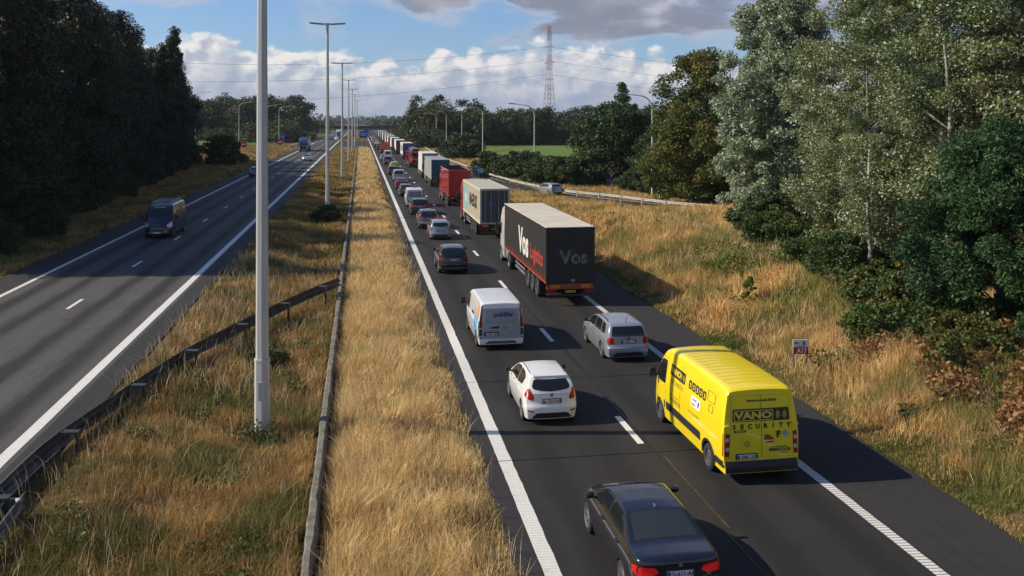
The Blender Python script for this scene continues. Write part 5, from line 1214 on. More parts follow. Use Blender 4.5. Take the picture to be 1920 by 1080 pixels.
def tri(rt, x, z, r, mat, y, nm='sign_face', th=.012):
    m = MB(); m.prism([(x+r*cos(a), z+r*sin(a)) for a in (-pi/2, pi/6, 5*pi/6)], 'Y', y-th, y); return m.build(nm, mat, rt)
p = at(834, 287, .1); rt = post_sign('yield_sign', 'red and white yield sign seen between the far curved lamps', p.x, p.y, 0, 2.4)
tri(rt, 0, 2.2, 1.15, SR, 0); tri(rt, 0, 2.22, .62, SW, -.014)
p = at(1147, 360, .1); rt = post_sign('road_sign', 'red bordered sign above a small blue plate in front of the dark round tree', p.x, p.y, 0, 3.2)
tri(rt, 0, 2.55, .68, pm('sign_dull_red', (.22, .02, .02), .5), 0); tri(rt, 0, 2.58, .42, pm('sign_dull', (.35, .30, .32), .5), -.014); MB().box(-.62, .62, -.02, .0, 1.55, 1.95, .01).build('plate', SB, rt)
for px_, py_, l_ in ((457, 282, 'round red no-entry sign in front of the green meadow'), (525, 277, 'round red no-entry sign below a small blue board')):
    p = at(px_, py_, ZL); rt = post_sign('no_entry_sign', l_, p.x, p.y, ZL, 2.3); disc(rt, 0, 2.0, 1.0, SR); MB().box(-.62, .62, -.03, -.012, 1.85, 2.15).build('symbol', SW, rt)
p = at(532, 285, ZL); rt = post_sign('direction_sign', 'small blue board on a pole above the no-entry sign', p.x, p.y, ZL, 5.2); MB().box(-1.1, .5, -.06, .0, 3.6, 5.1, .02).build('sign_face', SB, rt); text('A17', .6, SW, rt, (-.3, -.065, 4.5), *REAR, bold=.01)
# km marker
xk, yk = 15.95, 30.3; zk = gz(xk, yk)-.02
rt = thing('km_marker', 'white and red kilometre sign reading km 6 A17 in the tall grass', 'sign', (xk, yk, zk), R(-9))
MB().box(-.28, -.22, 0, .04, 0, 1.15).build('post', GALV, rt); MB().box(.22, .28, 0, .04, 0, 1.15).build('post', GALV, rt)
fc = MB().box(-.29, .29, -.03, 0, .62, 1.16, .012).build('sign_face', SW, rt); MB().box(-.288, .288, -.034, -.0301, .62, .88).build('sign_band', pm('sign_dark_red', (.42, .02, .04), .4), fc)
text('km', .15, PTXR, fc, (-.17, -.036, 1.03), *REAR, bold=.004); text('6', .24, PTXR, fc, (.12, -.036, 1.02), *REAR, bold=.008)
MB().box(-.11, .13, -.038, -.034, .83, .93).build('sign_patch', SG, fc); text('E 403', .075, SW, fc, (.01, -.042, .88), *REAR)
text('A17', .22, SW, fc, (.04, -.038, .735), *REAR, bold=.008)
for s_ in (-1, 1): pass
# blue motorway direction board in the far median
p = at(683, 262, .1); rt = thing('direction_board', 'large blue motorway direction board on posts in the far median', 'sign', (p.x, 448, 0), 0)
for x in (-1.4, 1.4): MB().tube([(x, .1, -.1), (x, .1, 4.0)], .09, 8).build('post', GALV, rt, True)
fb = MB().box(-2.4, 1.6, -.05, .05, 1.0, 4.3, .05).build('sign_face', SB, rt); f2 = MB().box(-.4, 2.1, -.08, .0, 3.6, 5.1, .05).build('sign_face', SB, rt)
for z in (3.1, 2.3): MB().box(-2.0, .8, -.065, -.05, z-.14, z+.14).build('lettering', SW, fb)
# small roadside post behind the slip road
p = at(1237, 376, .1); rt = thing('marker_post', 'short white topped marker post behind the slip road guardrail', 'post', (p.x, p.y, 0), 0); MB().tube([(0, 0, -.1), (0, 0, 1.1)], .06, 8).build('post', CON, rt); MB().box(-.13, .13, -.13, .13, 1.1, 1.35, .04).build('cap', SW, rt)

# ------------------------------------------------------------------ distant bridge
BR = pm('bridge_concrete', (.20, .19, .17), .8, var=.2, vscale=.2, dirt=.3); BRD = pm('bridge_dark', (.065, .06, .055), .8, var=.3, vscale=.3)
YB = 505.0
rt = thing('road_bridge', 'low concrete road bridge crossing the motorway in the distance', 'bridge', (0, YB, 0), R(1.5))
MB().box(-75, 75, -4, 4, 4.35, 5.3, .05).build('deck', BR, rt)
MB().box(-75, 75, -4.1, -3.8, 5.3, 6.6, .03).build('parapet', BRD, rt); MB().box(-75, 75, 3.8, 4.1, 5.3, 6.6, .03).build('parapet', BRD, rt)
for x in (-24.5, -4.0, 18.5): MB().box(x-.5, x+.5, -3.2, 3.2, -.5, 4.35, .05).build('pier', BR, rt)
for s_, x0 in ((-1, -30), (1, 26)):
    MB().prism([(x0, -.5), (x0+s_*9, 4.34), (x0+s_*60, 5.2), (x0+s_*110, -.5)], 'Y', -7, 7).build('abutment', pm('embankment_green', (.06, .075, .03), .95, var=.5, vscale=.2), rt)
# ------------------------------------------------------------------ transmission tower and cables
PR = pm('mast_red', (.34, .13, .10), .6); PW = pm('mast_white', (.62, .62, .62), .6)
D = 700.0; top = at_dist(1030, 48, D); bx, by = top.x, top.y; Hm = top.z
rt = thing('pylon', 'tall red and white lattice transmission mast above the wood', 'pylon', (bx, by, 0), R(20))
def mw_(z):                                             # half width of the mast
    return np.interp(z/Hm, [0, .25, .5, .62, 1.0], [5.2, 3.3, 1.8, 1.5, 1.0])
nb = 22; zz = [Hm*(1-(1-k/nb)**1.25) for k in range(nb+1)]; zz = np.linspace(0, Hm, nb+1)
bands = [(0, .16, PW), (.16, .36, PW), (.36, .50, PR), (.50, .62, PW), (.62, .80, PR), (.80, .90, PW), (.90, 1.01, PR)]
bands = [(0, .30, GALV), (.30, .44, PR), (.44, .58, PW), (.58, .74, PR), (.74, .88, PW), (.88, 1.01, PR)]
for b0, b1, mt in bands:
    m = MB()
    for k in range(nb):
        z0, z1 = zz[k], zz[k+1]; zc = (z0+z1)/2/Hm
        if not (b0 <= zc < b1): continue
        w0, w1 = mw_(z0), mw_(z1); C0 = [(-w0, -w0), (w0, -w0), (w0, w0), (-w0, w0)]; C1 = [(-w1, -w1), (w1, -w1), (w1, w1), (-w1, w1)]
        for j in range(4):
            j2 = (j+1) % 4
            m.tube([(*C0[j], z0), (*C1[j], z1)], .17, 4); m.tube([(*C0[j], z0), (*C1[j2], z1)], .07, 4); m.tube([(*C0[j2], z0), (*C1[j], z1)], .07, 4); m.tube([(*C0[j], z0), (*C0[j2], z0)], .07, 4)
    m.build('lattice_section', mt, rt)
arms = [(.80, 6.0), (.655, 7.5), (.50, 6.0)]; tips = []
for fz_, a in arms:
    m = MB(); z = Hm*fz_
    for s_ in (-1, 1): m.tube([(0, 0, z+1.2), (0, s_*a, z)], .16, 4); m.tube([(0, 0, z-.4), (0, s_*a, z)], .16, 4)
    m.build('crossarm', PR, rt)
    tips.append((fz_, a))
WIRE = pm('cable', (.10, .105, .12), .6)
def sag(a, b_, s, n=24): return [a.lerp(b_, k/n)-Vector((0, 0, s*4*(k/n)*(1-k/n))) for k in range(n+1)]
ends_l = [(-260, 60), (-260, 118), (-260, 150)]; ends_r = [(2100, 196), (2100, 226), (2100, 250)]
st = [(1025, 87), (1022, 113), (1024, 139)]; cl = ['upper', 'middle', 'lower']
for k in range(3):
    a = at_dist(*st[k], D); e = at_dist(*ends_l[k], 560); e2 = at_dist(*ends_r[k], 900)
    for j, off in enumerate((Vector((0, 0, 0)),)):
        m = MB(); m.tube(sag(a, e, (17, 14, 17)[k]), .085, 4); o = m.build('power_cable', WIRE); tag(o, '%s power cable sagging from the mast across the sky to the left' % cl[k], 'cable')
        m = MB(); m.tube(sag(a, e2, 6), .085, 4); o = m.build('power_cable', WIRE); tag(o, '%s power cable running from the mast to the right' % cl[k], 'cable')
a = at_dist(1127, 192, 1500); rt = thing('pylon', 'tiny far away grey pylon right of the tall mast', 'pylon', (a.x, a.y, 0), 0)
m = MB(); Hs = a.z
for s_, s2 in ((-1, -1), (1, -1), (1, 1), (-1, 1)): m.tube([(s_*3, s2*3, 0), (s_*.6, s2*.6, Hs)], .3, 4)
for k in range(7): z0 = Hs*k/7; z1 = Hs*(k+1)/7; w0 = 3-2.4*k/7; w1 = 3-2.4*(k+1)/7; m.tube([(-w0, -w0, z0), (w1, -w1, z1)], .2, 4); m.tube([(w0, -w0, z0), (-w1, -w1, z1)], .2, 4)
m.build('lattice_section', pm('far_steel', (.25, .28, .32), .6), rt)
m = MB()
for z in (.95, .82, .69): m.box(-5.5, 5.5, -.2, .2, Hs*z, Hs*z+.4)
m.build('crossarm', pm('far_steel', (0, 0, 0)), rt)
# ================================================================== TREES
def leafmat(name, c1, c2, c3=None, trans=.3, rough=.55, silver=None, sfrac=.4, sc=.35, spec=.35):
    m, t, b = matN(name); g = t.new('ShaderNodeNewGeometry'); P = g.outputs['Position']; rnd = g.outputs['Random Per Island']
    n1 = t.noise(P, sc, 4, .6)
    c = t.mix(t.ramp(n1, .34, .66), c1, c2)
    if c3: c = t.mix(t.m('MULTIPLY', t.ramp(t.noise(P, sc*.6, 3, .5), .50, .62), .8), c, c3)
    br = t.m('ADD', .65, t.m('MULTIPLY', t.m('FRACT', t.m('MULTIPLY', rnd, 7.31)), .7)); c = t.mix(1.0, c, t.comb(br, br, br), 'MULTIPLY')
    if silver: c = t.mix(t.m('LESS_THAN', rnd, sfrac), c, silver)
    t.put(b.inputs['Base Color'], c); b.inputs['Roughness'].default_value = rough; b.inputs['Specular IOR Level'].default_value = spec
    tr = t.new('ShaderNodeBsdfTranslucent'); t.put(tr.inputs[0], c); mx = t.new('ShaderNodeMixShader'); mx.inputs[0].default_value = trans
    o = t.n['Material Output']; t.l.new(b.outputs[0], mx.inputs[1]); t.l.new(tr.outputs[0], mx.inputs[2]); t.l.new(mx.outputs[0], o.inputs[0])
    return m
BARKP, t, b = matN('bark_pale'); P_ = t.new('ShaderNodeNewGeometry').outputs['Position']; n1 = t.noise(P_, 4, 5, .7)
t.put(b.inputs['Base Color'], t.mix(t.ramp(n1, .42, .6), (.42, .40, .35), (.12, .11, .09))); b.inputs['Roughness'].default_value = .85
BARK = pm('bark_brown', (.085, .065, .045), .9, var=.4, vscale=5)
def env_prof(kind, u):
    if kind == 'poplar': return np.interp(u, [0, .08, .3, .6, .85, 1], [.35, .8, 1, .85, .5, .06])
    if kind == 'cone': return np.interp(u, [0, .06, .25, .5, .75, 1], [.7, .95, 1, .78, .48, .05])
    if kind == 'oval': return np.interp(u, [0, .1, .3, .55, .8, .93, 1], [.55, .85, 1, .95, .7, .42, .1])
    return np.sqrt(np.clip(1-(2*np.clip(u, 0, 1)*.92-.92+.06)**2*1.0, .02, 1))*1.0
def crown_arrays(seed, h, r, zb, kind, ncl, nlf, leaf, cl_r=.9, gap=.25, stretch=1.0, droop=0., elong=1.0, lumps=.35):
    rng = np.random.RandomState(seed)
    u = rng.beta(1.1, 1.25, ncl); th = rng.uniform(0, 2*pi, ncl)
    lump = 1+lumps*(np.sin(th*3+seed+u*7)*.5+np.sin(th*5+u*13+seed*2)*.35+rng.randn(ncl)*.35)
    rad = r*env_prof(kind, u)*lump*(1-.62*rng.rand(ncl)**2.0)
    rad = np.clip(rad, 0, r*1.25*env_prof(kind, u)+.2)
    C = np.stack([np.cos(th)*rad, np.sin(th)*rad, zb+(h-zb)*u], 1)
    cr = cl_r*(.55+.75*rng.rand(ncl))
    w_ = cr**2; w_ /= w_.sum(); idx = rng.choice(ncl, nlf, p=w_)
    g = rng.randn(nlf, 3); g /= np.linalg.norm(g, axis=1)[:, None]; rr = rng.rand(nlf)**.42
    off = g*rr[:, None]*cr[idx][:, None]*np.array([1, 1, .72*stretch]); off[:, 2] -= droop*(off[:, 0]**2+off[:, 1]**2)
    p = C[idx]+off; p[:, 2] = np.maximum(p[:, 2], zb*.5)
    n = g*.5+rng.randn(nlf, 3)*.75+np.array([0, 0, .35]); n /= np.linalg.norm(n, axis=1)[:, None]
    a = np.cross(n, rng.randn(nlf, 3)); a /= np.linalg.norm(a, axis=1)[:, None]; b_ = np.cross(n, a)
    s = leaf*(.6+.8*rng.rand(nlf))[:, None]
    V = np.stack([p-a*s*.62*elong, p-b_*s*.40+a*s*.05, p+a*s*.62*elong, p+b_*s*.40+a*s*.05], 1).reshape(-1, 3)
    i = np.arange(nlf)*4; F = np.stack([i, i+1, i+2, i+3], 1)
    return V, F, C, cr
def trunk_mesh(seed, h, r0, zb, C, nb, top=.85, lean=.3, n=8, forks=1):
    rng = np.random.RandomState(seed+77); m = MB(); lx, ly = rng.randn(2)*lean
    pts = [(lx*(k/7)**1.4+.12*sin(k*1.7+seed), ly*(k/7)**1.4+.12*cos(k*1.3+seed), h*top*k/7) for k in range(8)]; pts[0] = (0, 0, -.3)
    m.tube(pts, [r0*(1-.88*k/7) if k else r0*1.25 for k in range(8)], n)
    ci = rng.choice(len(C), min(nb, len(C)), replace=False)
    for j in ci:
        c = C[j]; zt_ = max(zb*.7, c[2]-.45*np.hypot(c[0], c[1])-.3); k = np.clip(zt_/(h*top)*7, .3, 6.9); i = int(k); f = k-i
        a = Vector(pts[i]).lerp(Vector(pts[i+1]), f); e = Vector(c); md = a.lerp(e, .55)+Vector((0, 0, .10*(e-a).length)); rb = r0*(.32-.2*zt_/h)
        m.tube([a, md, e], [max(.03, rb), max(.02, rb*.6), .012], 5, cap=False)
    return m
TP = {}
def tree_proto(key, seed, h, r, zb, kind, ncl, nlf, leaf, lmat, bark, cl_r=.9, droop=0., elong=1., nb=16, r0=.2, lumps=.35, stretch=1.):
    V, F, C, cr = crown_arrays(seed, h, r, zb, kind, ncl, nlf, leaf, cl_r, droop=droop, elong=elong, lumps=lumps, stretch=stretch)
    tm = trunk_mesh(seed, h, r0, zb, C, nb).mesh('trunk'); tm.materials.append(bark); smooth_angle(tm, 60)
    me = bpy.data.meshes.new('crown'); me.vertices.add(len(V)); me.vertices.foreach_set('co', V.astype(np.float32).ravel())
    me.loops.add(F.size); me.loops.foreach_set('vertex_index', F.astype(np.int32).ravel()); me.polygons.add(len(F))
    me.polygons.foreach_set('loop_start', np.arange(0, F.size, 4, dtype=np.int32)); me.polygons.foreach_set('loop_total', np.full(len(F), 4, dtype=np.int32)); me.update(calc_edges=True)
    me.materials.append(lmat); TP[key] = (tm, me)
def put_tree(key, x, y, label, cat='tree', name='tree', sc=1., rz=0., group=None, sz=None, z=None, trunk=True):
    z = gz(x, y) if z is None else z
    rt = thing(name, label, cat, (x, y, z-.05), rz, group); rt.scale = (sc, sc, sz or sc)
    for nm, me in zip(('trunk', 'crown'), TP[key]):
        if nm == 'trunk' and not trunk: continue
        o = bpy.data.objects.new(nm if name != 'bush' or nm == 'trunk' else 'foliage', me); COL.objects.link(o); o.parent = rt
    return rt
LG_SIL = leafmat('leaf_silver', (.13, .175, .060), (.19, .23, .085), (.19, .19, .065), .28, .5, (.52, .56, .44), .17, .3)
LG_WIL = leafmat('leaf_willow', (.16, .21, .10), (.25, .30, .17), None, .25, .5, (.54, .60, .48), .28, .3)
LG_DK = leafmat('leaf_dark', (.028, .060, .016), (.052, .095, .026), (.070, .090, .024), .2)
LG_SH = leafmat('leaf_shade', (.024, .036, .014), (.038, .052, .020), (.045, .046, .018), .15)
LG_MID = leafmat('leaf_mid', (.045, .085, .018), (.085, .125, .028), (.12, .11, .025), .3)
LG_BRN = leafmat('leaf_olive', (.080, .115, .024), (.13, .155, .032), (.17, .14, .03), .3, sc=.5)
LG_AC = leafmat('leaf_acacia', (.024, .062, .020), (.048, .105, .032), None, .25)
LG_BR = leafmat('leaf_bramble', (.10, .16, .02), (.17, .21, .03), (.22, .14, .03), .3, sc=.9)
LG_BUSH = leafmat('leaf_bush', (.045, .075, .02), (.07, .105, .03), None, .25)

LG_FERN = leafmat('leaf_fern_brown', (.38, .20, .075), (.28, .15, .06), (.16, .12, .04), .3, sc=.9)
# ---- right hand trees
tree_proto('willow', 3, 19.5, 4.4, .3, 'cone', 520, 150000, .125, LG_WIL, BARK, .80, elong=1.5, nb=30, r0=.26, droop=.25)
tree_proto('wpoplar', 5, 21, 4.6, .5, 'oval', 420, 150000, .105, LG_SIL, BARKP, .85, nb=34, r0=.24, lumps=.45)
tree_proto('wpoplar2', 8, 22, 3.9, 1.0, 'oval', 300, 110000, .105, LG_SIL, BARKP, .85, nb=34, r0=.22, lumps=.5)
tree_proto('acacia', 11, 8.5, 3.2, .3, 'oval', 260, 110000, .085, LG_AC, BARK, .65, droop=.5, elong=1.6, nb=20, r0=.16)
tree_proto('olive', 14, 17, 5.6, .8, 'oval', 300, 75000, .23, LG_BRN, BARK, 1.25, nb=34, r0=.26, lumps=.55)
tree_proto('darkround', 17, 11.5, 5.6, .4, 'round', 200, 40000, .28, LG_DK, BARK, 1.5, nb=14, r0=.28, lumps=.3)
tree_proto('slim', 19, 17, 2.1, 1, 'poplar', 110, 16000, .26, LG_MID, BARK, .9, nb=12, r0=.2)
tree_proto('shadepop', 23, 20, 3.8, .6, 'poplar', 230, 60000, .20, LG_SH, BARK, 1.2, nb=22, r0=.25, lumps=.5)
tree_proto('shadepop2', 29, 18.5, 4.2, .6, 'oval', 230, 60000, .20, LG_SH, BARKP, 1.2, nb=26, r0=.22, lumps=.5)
tree_proto('bush', 31, 3.0, 2.2, .1, 'round', 90, 14000, .16, LG_BUSH, BARK, .55, nb=8, r0=.06)
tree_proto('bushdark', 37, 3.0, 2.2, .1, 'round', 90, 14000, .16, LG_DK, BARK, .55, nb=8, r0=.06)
tree_proto('lowbush', 41, 1.5, 1.5, .05, 'round', 80, 14000, .09, LG_MID, BARK, .35, nb=6, r0=.03)
tree_proto('sapling', 43, 1.5, .35, .1, 'poplar', 24, 1500, .07, LG_BR, BARK, .16, nb=8, r0=.015)
put_tree('willow', 30.0, 60.0, 'tall silvery grey willow with a pointed crown, tallest left of the white poplars', sc=1.03, rz=.4)
put_tree('willow', 34.5, 71.0, 'silvery willow partly hidden behind the tallest silvery willow', sc=.88, rz=2.4)
put_tree('wpoplar', 28.0, 45.0, 'broad silver-leaved poplar filling the middle of the right hand trees', sc=.98, rz=1.0)
put_tree('wpoplar2', 26.2, 36.5, 'tall silver-leaved poplar with a pale trunk showing through its leaves', sc=1.0, rz=2.2)
put_tree('wpoplar', 29.5, 32.0, 'silver-leaved poplar behind the dark green acacia at the right edge', sc=1.0, rz=3.9)
put_tree('wpoplar2', 35.5, 50.0, 'silver-leaved poplar in the second row of the right hand trees', sc=1.05, rz=5.0)
put_tree('wpoplar', 37, 41.0, 'silver-leaved poplar deep behind the right hand trees', sc=1.0, rz=.2)
put_tree('acacia', 22.6, 28.0, 'dark green feathery acacia overhanging the bank at the right edge', sc=.88, rz=.5)
put_tree('acacia', 23.0, 23.6, 'smaller dark green acacia at the lower right edge', sc=.72, rz=2.6)
put_tree('olive', 36.5, 92, 'olive and brown tinged tree left of the silvery willow', sc=.98, rz=.8)
put_tree('olive', 42.5, 84, 'olive green tree tucked between the brown tinged tree and the willow', sc=.78, rz=3.0)
put_tree('darkround', 37.0, 128, 'dark green round tree behind the slip road signs', sc=1.0, rz=.8)
put_tree('darkround', 41.0, 118, 'lower dark green tree right of the dark round tree', sc=.72, rz=2.2)
put_tree('slim', 43.5, 147, 'slim pointed poplar rising behind the dark round tree', sc=.93)
put_tree('slim', 46.5, 150, 'shorter slim poplar beside the slim pointed poplar', sc=.72, rz=1.3)
tree_proto('palepole', 61, 17, 2.3, 4.5, 'oval', 90, 26000, .10, LG_SIL, BARKP, .7, nb=26, r0=.15, lumps=.6)
put_tree('palepole', 24.2, 33.2, 'slender pale-barked poplar standing in front of the silver-leaved crowns', rz=1.)
put_tree('palepole', 22.9, 37.2, 'second slender pale-barked poplar, left of the taller pale trunk', sc=.8, rz=3.)
put_tree('palepole', 25.6, 41.2, 'third slender pale-barked poplar behind the other two', sc=.95, rz=4.6)
bl = [(22.6, 42, 'lowbush', 1.0, 'dense green bush at the foot of the white poplars'),  (24.3, 49.5, 'lowbush', 1.3, 'green bush under the edge of the willow'),
      (18.8, 30.2, 'lowbush', .8, 'small green bush right of the kilometre sign'), (22.3, 38.2, 'bush', .72, 'leafy bush under the pale poplar trunk'), (26.0, 54.5, 'bush', .9, 'grey green bush at the base of the willow'), (19.9, 26.2, 'lowbush', .9, 'low green bush under the acacia')]
for x, y, k_, s_, l_ in bl: put_tree(k_, x, y, l_, 'bush', 'bush', s_, x, z=gz(x, y))
put_tree('sapling', 17.6, 38.5, 'narrow young sapling standing alone in the dry bank grass', 'sapling', 'sapling', 1.0)
# bushes along the slip road
bb = [((915, 335), 1.35, 'bush', 'green bush beside the third curved street lamp'), ((945, 337), 1.25, 'bushdark', 'dark bush just right of the third curved street lamp'), ((975, 342), 1.55, 'bushdark', 'round dark bush left of the second curved street lamp'), ((1020, 352), 1.35, 'bush', 'bush behind the round blue ahead-only sign'),
      ((1055, 356), 1.35, 'bush', 'bush behind the silver car on the slip road'), ((1085, 357), 1.5, 'bushdark', 'dark bush between the silver slip road car and the round tree'), ((862, 300), 2.1, 'bushdark', 'large round dark bush at the fourth curved street lamp'), ((818, 280), 1.4, 'bush', 'small bush near the yield sign'),
      ((1245, 372), 1.1, 'bush', 'bush right of the nearest curved street lamp'), ((1280, 380), 1.0, 'bush', 'bush under the brown tinged tree'), ((1200, 368), 1.0, 'bush', 'bush left of the nearest curved street lamp')]
for (a, c_), s_, k_, l_ in bb:
    p = at(a, c_, .1); put_tree(k_, p.x+1.0, p.y+5, l_, 'bush', 'bush', s_, a, z=0)
for (a, c_), s_, l_ in (((418, 310), 1.4, 'round bush in the dry grass left of the large pole'),):
    p = at(a, c_, ZL); put_tree('bush', p.x, p.y, l_, 'bush', 'bush', s_*1.3, 0, z=ZL)
put_tree('bush', -3.4, 84.5, 'straggly green bush at the foot of the second median lamp post', 'bush', 'bush', .55, 1.)
put_tree('lowbush', -3.9, 34.5, 'sprawling weeds beyond the nearest median lamp post', 'bush', 'bush', .5, 2.)
# ---- left hand shaded trees
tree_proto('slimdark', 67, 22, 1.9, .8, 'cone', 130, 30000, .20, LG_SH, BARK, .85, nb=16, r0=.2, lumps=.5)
for x_, y_, s_, l_ in ((-29.4, 149, 1.08, 'tall pointed dark poplar standing clear at the far end of the left tree wall'), (-28.9, 138, .92, 'lower pointed dark poplar just before the tallest pointed one'), (-31.6, 166, .80, 'small pointed dark tree last before the meadow on the left')):
    put_tree('slimdark', x_, y_, l_, sc=min(s_, 1), sz=s_, rz=x_)
rng = np.random.RandomState(12); k = 0
ords = ['first', 'second', 'third', 'fourth', 'fifth', 'sixth', 'seventh', 'eighth', 'ninth', 'tenth', 'eleventh', 'twelfth', 'thirteenth', 'fourteenth', 'fifteenth', 'sixteenth', 'seventeenth', 'eighteenth', 'nineteenth', 'twentieth']
ys1 = np.arange(60, 200, 7.3)
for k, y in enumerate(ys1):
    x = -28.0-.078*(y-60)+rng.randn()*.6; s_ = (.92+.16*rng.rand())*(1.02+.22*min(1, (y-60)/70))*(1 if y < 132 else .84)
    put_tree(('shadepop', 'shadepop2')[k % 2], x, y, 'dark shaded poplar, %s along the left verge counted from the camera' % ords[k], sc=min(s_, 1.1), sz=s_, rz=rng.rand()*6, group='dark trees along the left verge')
k2 = 0
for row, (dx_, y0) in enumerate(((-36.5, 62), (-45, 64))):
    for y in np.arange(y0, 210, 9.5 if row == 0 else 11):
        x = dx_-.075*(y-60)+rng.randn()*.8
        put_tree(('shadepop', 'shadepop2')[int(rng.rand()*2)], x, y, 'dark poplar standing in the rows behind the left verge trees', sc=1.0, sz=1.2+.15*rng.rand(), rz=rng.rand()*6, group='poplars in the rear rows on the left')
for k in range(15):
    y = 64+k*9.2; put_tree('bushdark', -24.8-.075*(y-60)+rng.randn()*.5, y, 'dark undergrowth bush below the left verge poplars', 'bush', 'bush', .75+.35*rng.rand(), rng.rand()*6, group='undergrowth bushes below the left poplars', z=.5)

# ---- woods that read as one mass
def wood(name, label, spots, lmat, leaf, nper, h, r, seed, cl_r=1.6, zb=.4, cat='wood'):
    rng = np.random.RandomState(seed); VS = []; n0 = 0
    for i, (x, y) in enumerate(spots):
        hh = h*(.82+.3*rng.rand()); V, F, C, cr = crown_arrays(seed*100+i, hh, r*(.85+.3*rng.rand()), zb, 'oval' if rng.rand() < .6 else 'round', 60, nper, leaf, cl_r, lumps=.4)
        V = V+np.array([x, y, 0.0]); VS.append(V)
    V = np.concatenate(VS); i = np.arange(len(V)//4)*4; F = np.stack([i, i+1, i+2, i+3], 1)
    o = npmesh(name, V, F, lmat); tag(o, label, cat, kind='stuff'); return o
sp = []
rng = np.random.RandomState(5)
pA = at(770, 262, 0); pB = at(1280, 279, 0)
for k in range(34):
    a = k/33; x = 20+ (150-20)*a; y = 345-15*a+rng.randn()*3; sp.append((x, y)); 
    if k % 1 == 0: sp.append((x+2, y+13+rng.randn()*3)); sp.append((x+1, y+26+rng.randn()*3))
LG_W = leafmat('leaf_wood', (.030, .052, .016), (.055, .080, .022), (.085, .075, .022), .2, sc=.12)
wood('wood', 'long dark green wood behind the crop field on the right', sp, LG_W, .62, 2300, 13.5, 4.6, 6, 1.9)
sp = [(22+rng.rand()*16, 350+rng.rand()*70) for _ in range(18)]
wood('wood', 'taller clump of trees at the left end of the right hand wood', [(26, 372), (33, 378), (30, 392), (41, 366), (47, 372), (24, 398)], LG_W, .6, 3200, 18.5, 6.0, 7, 2.0)
wood('shrub_belt', 'brownish shrubs between the motorway and the right hand wood', [(17.5+4*rng.rand()+.014*(y-250), y) for y in np.arange(300, 500, 5)]+[(24+4*rng.rand(), y) for y in np.arange(310, 500, 8)], LG_W, .5, 1100, 6.5, 3.2, 8, 1.2, cat='shrubs')
sp = []
for k in range(30):
    a = k/29; x = -118+(118-27)*a; y = 455-15*a+rng.randn()*4; sp.append((x, y)); sp.append((x-2, y+14))
wood('wood', 'dark wood behind the green meadow on the left', sp, LG_W, .75, 2200, 19.5, 5.8, 9, 2.3)
sp = [(-118+95*k/25, 432+rng.randn()*3-40*(k/25)**2) for k in range(26)]
wood('shrub_belt', 'rounded bushes along the foot of the left hand wood', sp, LG_BUSH, .55, 900, 6.0, 3.4, 10, 1.3, cat='shrubs')
wood('shrub_belt', 'bushes on the slope beside the left carriageway before the bridge', [(-30-6*rng.rand()-.02*(y-380), y) for y in np.arange(375, 500, 5)]+[(-38-8*rng.rand(), y) for y in np.arange(380, 500, 7)], LG_W, .6, 1000, 9.0, 4.2, 11, 1.6, cat='shrubs')
LG_F = leafmat('leaf_far', (.035, .055, .022), (.055, .075, .028), None, .1, sc=.03)
sp = [(-420+900*rng.rand(), 640+500*rng.rand()) for _ in range(230)]; sp = [(x, y) for x, y in sp if not (-24 < x < 18)]
wood('distant_trees', 'distant tree belts beyond the bridge', sp, LG_F, 1.7, 420, 9.5, 9, 12, 3.2, cat='trees')
sp = [(-1500+4200*rng.rand(), 1500+2200*rng.rand()) for _ in range(520)]
wood('distant_trees', 'bluish tree line on the horizon', sp, LG_F, 5.5, 150, 17, 34, 13, 8, cat='trees')
LG_UG = leafmat('leaf_undergrowth', (.045, .08, .020), (.085, .125, .032), (.13, .12, .03), .25, sc=.8)
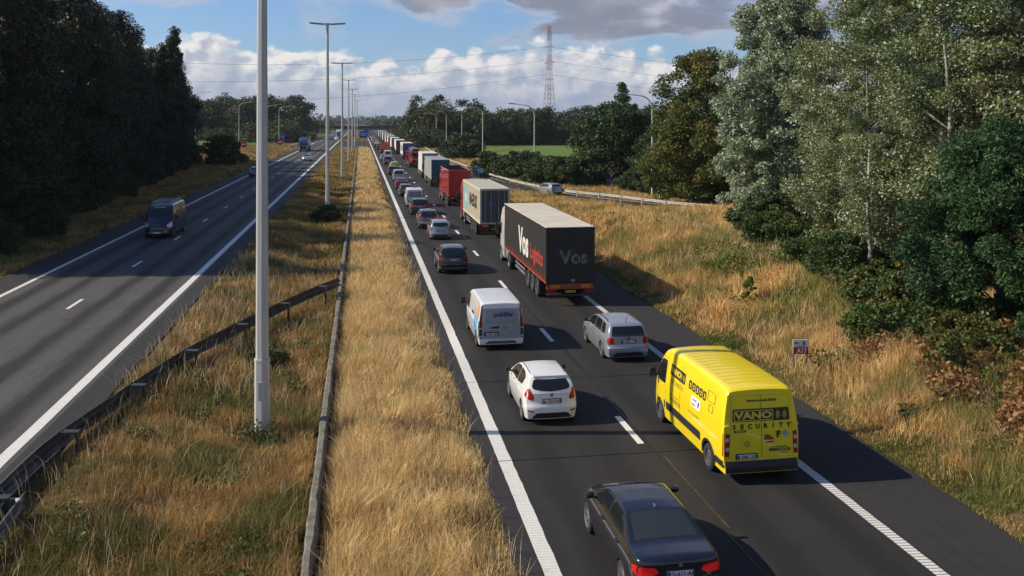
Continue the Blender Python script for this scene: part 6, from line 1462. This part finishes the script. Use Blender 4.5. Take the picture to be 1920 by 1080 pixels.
# bramble patch and brown ferns on the bank
def patch(name, label, spots, lmat, leaf, n, h, r, seed, cat='plants'):
    rng = np.random.RandomState(seed); VS = []
    for i, (x, y) in enumerate(spots):
        V, F, C, cr = crown_arrays(seed*50+i, h*(.7+.5*rng.rand()), r, .0, 'round', 22, n, leaf, .3, lumps=.4); VS.append(V+np.array([x, y, gz(x, y)-.05]))
    V = np.concatenate(VS); i = np.arange(len(V)//4)*4; o = npmesh(name, V, np.stack([i, i+1, i+2, i+3], 1), lmat); tag(o, label, cat, kind='stuff')
patch('bramble', 'bright green bramble patch spreading over the bank', [(19.0+rng.rand()*4.0, 42+rng.rand()*8) for _ in range(34)], LG_BR, .11, 700, .55, .9, 21)
patch('bramble', 'low green weeds scattered in the bank grass', [(16.3+rng.rand()*5, 18+rng.rand()*60) for _ in range(30)], LG_MID, .09, 300, .45, .5, 22)
patch('dead_fern', 'reddish brown dead ferns on the bank below the acacia', [(17.8+rng.rand()*4.2, 19.5+rng.rand()*9.5) for _ in range(60)], LG_FERN, .12, 420, .75, .65, 23)
patch('weeds', 'green weeds growing through the rusty median grass', [(-2.2-rng.rand()*1.6, 16+rng.rand()*34) for _ in range(26)]+[(-8+rng.rand()*6, 14+rng.rand()*30) for _ in range(16)], LG_MID, .07, 300, .38, .40, 24)

_r = np.random.RandomState(31); _p = []
for k in range(95):
    a = k/94; y = 60-33*a; x = 28.0-8.9*a-.9*sin(a*9)+_r.rand()*3.4; _p.append((x, y+_r.randn()*.8))
patch('undergrowth', 'tangled dark green undergrowth along the foot of the right hand trees', _p, LG_UG, .12, 1500, 1.35, 1.15, 25, 'undergrowth')
# ================================================================== AIR
hz = bpy.data.materials.new('haze_air'); hz.use_nodes = True; t = NT(hz.node_tree); t.n.clear()
o_ = t.new('ShaderNodeOutputMaterial'); v_ = t.new('ShaderNodeVolumePrincipled'); v_.inputs['Color'].default_value = (.80, .88, 1.0, 1); v_.inputs['Density'].default_value = .00009; v_.inputs['Anisotropy'].default_value = .2
t.l.new(v_.outputs[0], o_.inputs['Volume'])
o = MB().box(-5600, 5600, -900, 9500, -2.0, 190).build('haze', hz); tag(o, 'thin bluish haze over the distant land', 'haze', kind='stuff')
